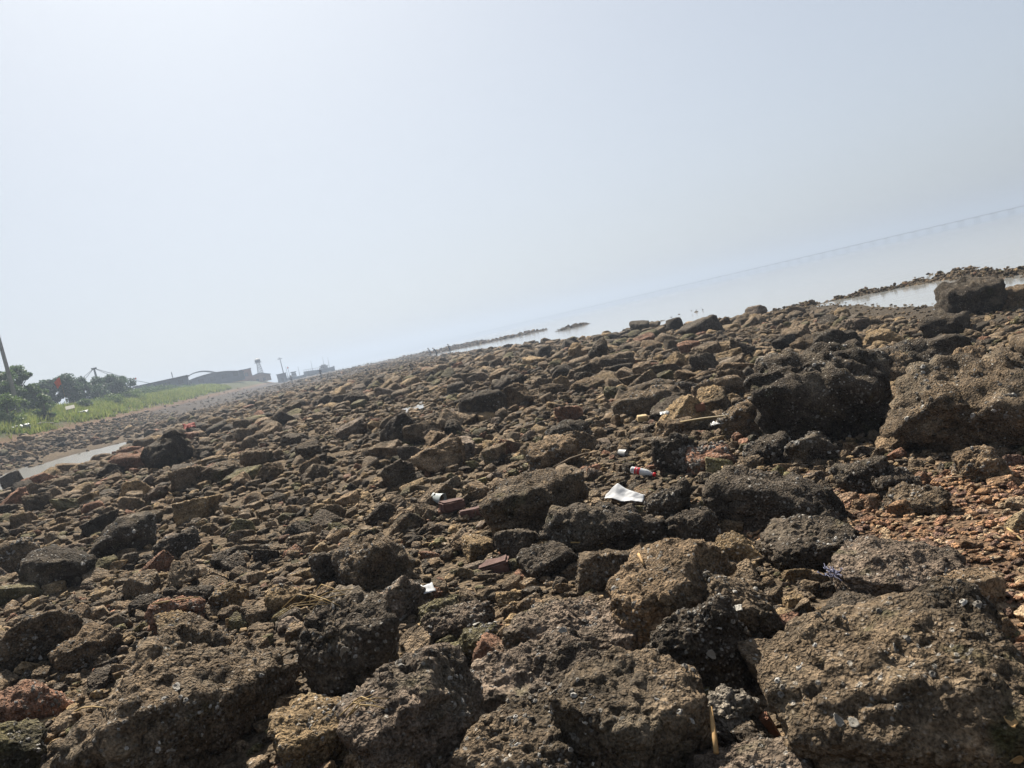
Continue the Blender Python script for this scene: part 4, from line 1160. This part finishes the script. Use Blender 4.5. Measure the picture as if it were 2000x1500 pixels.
def block(px, py, wpx, hpx, mat, name, label, cat, rot, group=None, ratio=(1, .55, .42)):
    loc, nrm = surf(px, py); d = (loc - EYE).length; w = wpx / FPX * d
    bm = bmesh.new(); bmesh.ops.create_cube(bm, size=1.0)
    for v in bm.verts: v.co = Vector((v.co.x * w * ratio[0], v.co.y * w * ratio[1], v.co.z * w * ratio[2]))
    bmesh.ops.bevel(bm, geom=bm.edges[:], offset=w * .06, segments=2, affect='EDGES')
    bmesh.ops.subdivide_edges(bm, edges=bm.edges[:], cuts=2, use_grid_fill=True)
    r_ = random.Random(int(px))
    co = np.array([v.co[:] for v in bm.verts]); nn = fbm(co / w * 4 + px, 3)
    for v, q in zip(bm.verts, nn): v.co += v.co.normalized() * (q * w * .085)
    me = bpy.data.meshes.new(name); bm.to_mesh(me); bm.free(); me.materials.append(M[mat])
    o = bpy.data.objects.new(name, me); C.objects.link(o)
    o.location = loc + Vector((0, 0, w * ratio[2] * .3)); o.rotation_euler = (R(rot[0]), R(rot[1]), -math.atan2(loc.x, loc.y) + R(rot[2]))
    tag(o, label, cat, group); return o
G_B = 'bricks among the rocks'
block(884, 992, 46, 30, 'brick_red', 'brick', 'red brown brick, left one of a pair beside the wide crusted boulder', 'brick', (4, 6, 25), G_B)
block(920, 1008, 42, 30, 'brick_red', 'brick', 'dull brick, right one of a pair beside the wide crusted boulder', 'brick', (-4, 2, 5), G_B)
block(967, 1116, 62, 38, 'brick_red', 'brick', 'flat red brick lying on gravel left of the roundish boulder', 'brick', (6, -6, -12), G_B)
block(1368, 800, 18, 14, 'brick_orange', 'brick', 'small orange brick piece above the bamboo cane', 'brick', (0, 0, 8), G_B, (1, .7, .8))
block(1502, 1428, 36, 55, 'brick_orange', 'brick', 'broken orange brick standing right of the grey round stone', 'brick', (8, 70, 10), G_B, (1.3, .7, .6))
block(1255, 820, 19, 14, 'foam_cream', 'foam_block', 'small yellowish foam piece on the rocks above the bottle', 'foam', (8, 4, 10), None, (1, .7, .6))
# small white cup and clear cup
for (px_, py_, w_, lab, m_) in ((1217, 890, 16, 'small white cup lying tilted left of the dark upright rock', 'white_plastic'), (858, 981, 24, 'pale plastic cup lying behind the left brick of the pair', 'pale_plastic')):
    loc, nrm = surf(px_, py_); s = w_ / FPX * (loc - EYE).length
    o = MB().lathe([(.30, -.5), (.34, -.5), (.47, .42), (.50, .45), (.47, .48), (.43, .44), (.30, -.42), (.05, -.44)], 18, 'x').build('cup', M[m_], None, True)
    o.location = loc + Vector((0, 0, s * .35)); o.rotation_euler = (0, .3, -.6); o.scale = (s, s, s); tag(o, lab, 'cup')
def cane(name, pts, r, mat, label, cat, lift=.012, group=None):
    W = []
    for px_, py_ in pts:
        W.append(surf(px_, py_)[0])
    d0 = (W[0] - EYE).length
    # a stiff stem: straight between its two ends, lying on what is under it
    a, b = W[0], W[-1]
    o = MB().tube([tuple(Vector((0, 0, 0))), tuple((b - a) * .33 + Vector((0, 0, (b - a).length * .012))), tuple((b - a) * .66 + Vector((0, 0, (b - a).length * .012))), tuple(b - a)], [r, r, r * .9, r * .6], 6).build(name, M[mat], None, True)
    o.location = a + Vector((0, 0, lift)) - FWD * .015; tag(o, label, cat, group); return o
cane('bamboo_cane', [(1330, 829), (1462, 814)], .012, 'cane', 'long yellow bamboo cane lying left of the smooth tan rock', 'cane', .03)
cane('wood_strip', [(1399, 1478), (1388, 1388)], .009, 'wood_pale', 'upright splintered wood strip left of the grey round stone', 'stick', .02)
cane('reed_stalk', [(1115, 1062), (1178, 1064)], .005, 'straw', 'dry reed stalk lying between the roundish and the blocky boulder', 'reed')
cane('reed_stalk', [(300, 1182), (392, 1168)], .006, 'straw', 'pale dry reed stalk across the pinkish rock', 'reed')
cane('reed_stalk', [(150, 1391), (212, 1385)], .004, 'straw', 'short dry reed stalk left of the huge ridge backed boulder', 'reed')
cane('twig', [(1082, 917), (1166, 886)], .008, 'twig', 'thin bare branch in front of the tan faceted rock', 'twig', .02)
cane('twig', [(1185, 908), (1228, 913)], .006, 'twig', 'short thin stick left of the bottle', 'twig')
cane('wood_chip', [(1247, 1085), (1257, 1106)], .008, 'wood_pale', 'small yellow wood chip on the left of the pale topped boulder', 'stick')
cane('wood_chip', [(1410, 914), (1418, 937)], .007, 'straw', 'pale splinter standing on the long dark boulder', 'stick')
cane('reed_stalk', [(1840, 937), (1895, 932)], .006, 'twig', 'thin brown reed lying on the gravel left of the lone brown rock', 'reed')
cane('reed_stalk', [(1965, 1035), (1998, 1062)], .006, 'straw', 'thin straw lying on orange gravel at the right edge', 'reed')
def straw(name, seed, px_, py_, spread, n, label):
    loc, nrm = surf(px_, py_); d = (loc - EYE).length; w = spread / FPX * d
    r_ = random.Random(seed); mb = MB()
    for k in range(n):
        a = r_.uniform(-.6, .9); L_ = w * r_.uniform(.5, 1.0); h = r_.uniform(.05, .22) * w
        c = Vector((r_.uniform(-.3, .3) * w, r_.uniform(-.3, .3) * w, r_.uniform(0, .05) * w))
        dx, dy = math.cos(a) * L_ * .5, math.sin(a) * L_ * .5
        mb.tube([c + Vector((-dx, -dy, 0)), c + Vector((-dx * .3, -dy * .3 + .1 * w * r_.random(), h)), c + Vector((dx * .4, dy * .4, h * .7)), c + Vector((dx, dy, 0))], [.0028, .0026, .0024, .0014], 5)
    o = mb.build(name, M['straw'], None, True); o.location = loc + Vector((0, 0, .015)) - FWD * .03; tag(o, label, 'straw', 'wisps of dry straw'); o['kind'] = 'thing'
straw('straw_wisp', 1, 622, 1185, 120, 7, 'wisp of yellow straw right of the tan cut block')
straw('straw_wisp', 2, 722, 1384, 80, 5, 'curled straw on top of the low tan boulder')
# tangled net
loc, nrm = surf(1632, 1130); r_ = random.Random(9); mb = MB()
for k in range(30):
    P0 = Vector((r_.gauss(0, .014), r_.gauss(0, .03), r_.uniform(.0, .03))); pts = [P0]
    for q in range(6):
        P0 = P0 + Vector((r_.gauss(0, .008), r_.gauss(0, .012), r_.gauss(0, .005))); P0.z = max(P0.z, .002); pts.append(P0)
    mb.tube(pts, .0022, 4)
o = mb.build('fishing_net', M['net_blue'], None, True); o.location = loc + Vector((0, 0, .012)); tag(o, 'small blue grey tangle of fishing net below the wet black slab', 'net')
# oyster shells on the boulders
def oyster(px_, py_, wpx, label, seed):
    loc, nrm = surf(px_, py_); w = wpx * .6 / FPX * (loc - EYE).length / 2
    r_ = np.random.RandomState(seed); V = [(0, 0, -.10)]; F = []; n, m = 14, 4
    for i in range(1, m + 1):
        for k in range(n):
            a = 2 * math.pi * k / n; rr = i / m * (1 + .16 * math.sin(a * 3 + seed) + .08 * r_.normal())
            V.append((rr * math.cos(a) * 1.25, rr * math.sin(a) * .85, .32 * (i / m) ** 2 + .05 * r_.normal() - .1))
    for k in range(n): F.append((0, 1 + k, 1 + (k + 1) % n))
    for i in range(m - 1):
        for k in range(n): F.append((1 + i * n + k, 1 + (i + 1) * n + k, 1 + (i + 1) * n + (k + 1) % n, 1 + i * n + (k + 1) % n))
    o = mesh_obj('oyster_shell', V, F, M['wood_pale' if 'tan' in label else 'oyster'], None, True); o.scale = (w, w, w)
    o.location = loc + nrm * (w * .12); o.rotation_euler = (nrm.to_track_quat('Z', 'Y') @ Matrix.Rotation(seed * 1.3, 3, 'Z').to_quaternion()).to_euler()
    md = o.modifiers.new('thickness', 'SOLIDIFY'); md.thickness = .12
    tag(o, label, 'shell', 'oyster shells on the rocks')
for k, (px_, py_, w_, lab) in enumerate([
    (1637, 1408, 30, 'white oyster shell low on the left of the huge bottom right boulder'),
    (1668, 1412, 28, 'pale oyster shell beside the white one on the huge bottom right boulder'),
    (1748, 1268, 24, 'small round shell in the middle of the huge bottom right boulder'),
    (1975, 1410, 26, 'large tan oyster shell on the huge boulder at the right edge'),
    (1985, 1482, 28, 'large tan oyster shell in the bottom right corner'),
    (930, 1220, 20, 'white shell on the low purple slab'),
    (1100, 1232, 22, 'flat pale shell on the flat brown boulder'),
    (672, 1272, 30, 'white shell cluster on the barnacled dark boulder'),
    (1388, 1278, 26, 'white shell on the black fronted boulder'),
    (1038, 1330, 18, 'small white shell in the dark notch of the broad bottom boulder'),
    (345, 1342, 22, 'white shell on the left side of the huge ridge backed boulder'),
    (330, 1468, 24, 'white shell low on the huge ridge backed boulder')]):
    oyster(px_, py_, w_, lab, k + 1)
# small puddles between the rocks
for (px_, py_, rx_, ry_, lab, sd_) in ((850, 786, .75, .9, 'small bright puddle beyond the dark peaked rock', 1), (806, 803, .5, .8, 'narrow bright puddle beside the dark peaked rock', 2)):
    p = ground_at(px_, py_); r_ = random.Random(sd_); n = 26
    V = [(0, 0, 0)] + [(rx_ * math.cos(2 * math.pi * k / n) * (1 + .25 * math.sin(3 * k + sd_)), ry_ * math.sin(2 * math.pi * k / n) * (1 + .2 * math.cos(2 * k)), 0) for k in range(n)]
    F = [(0, 1 + k, 1 + (k + 1) % n) for k in range(n)]
    o = mesh_obj('puddle', V, F, M['pool']); o.location = (p.x, p.y, p.z + .07); tag(o, lab, kind='structure')
# ------------------------------------------------------------------ haze
t = NT('haze_air'); t.t.nodes.remove(t.b)
pv = t.n('ShaderNodeVolumePrincipled'); pv.inputs['Color'].default_value = (.37, .44, .55, 1)
pv.inputs['Density'].default_value = HAZE; pv.inputs['Anisotropy'].default_value = .35
t.l(pv.outputs[0], t.out.inputs['Volume'])
o = MB().box(-2450, 2450, -2450, 2450, -4, 34).build('haze', t.m); tag(o, 'thin pale sea haze over the whole shore', kind='stuff')
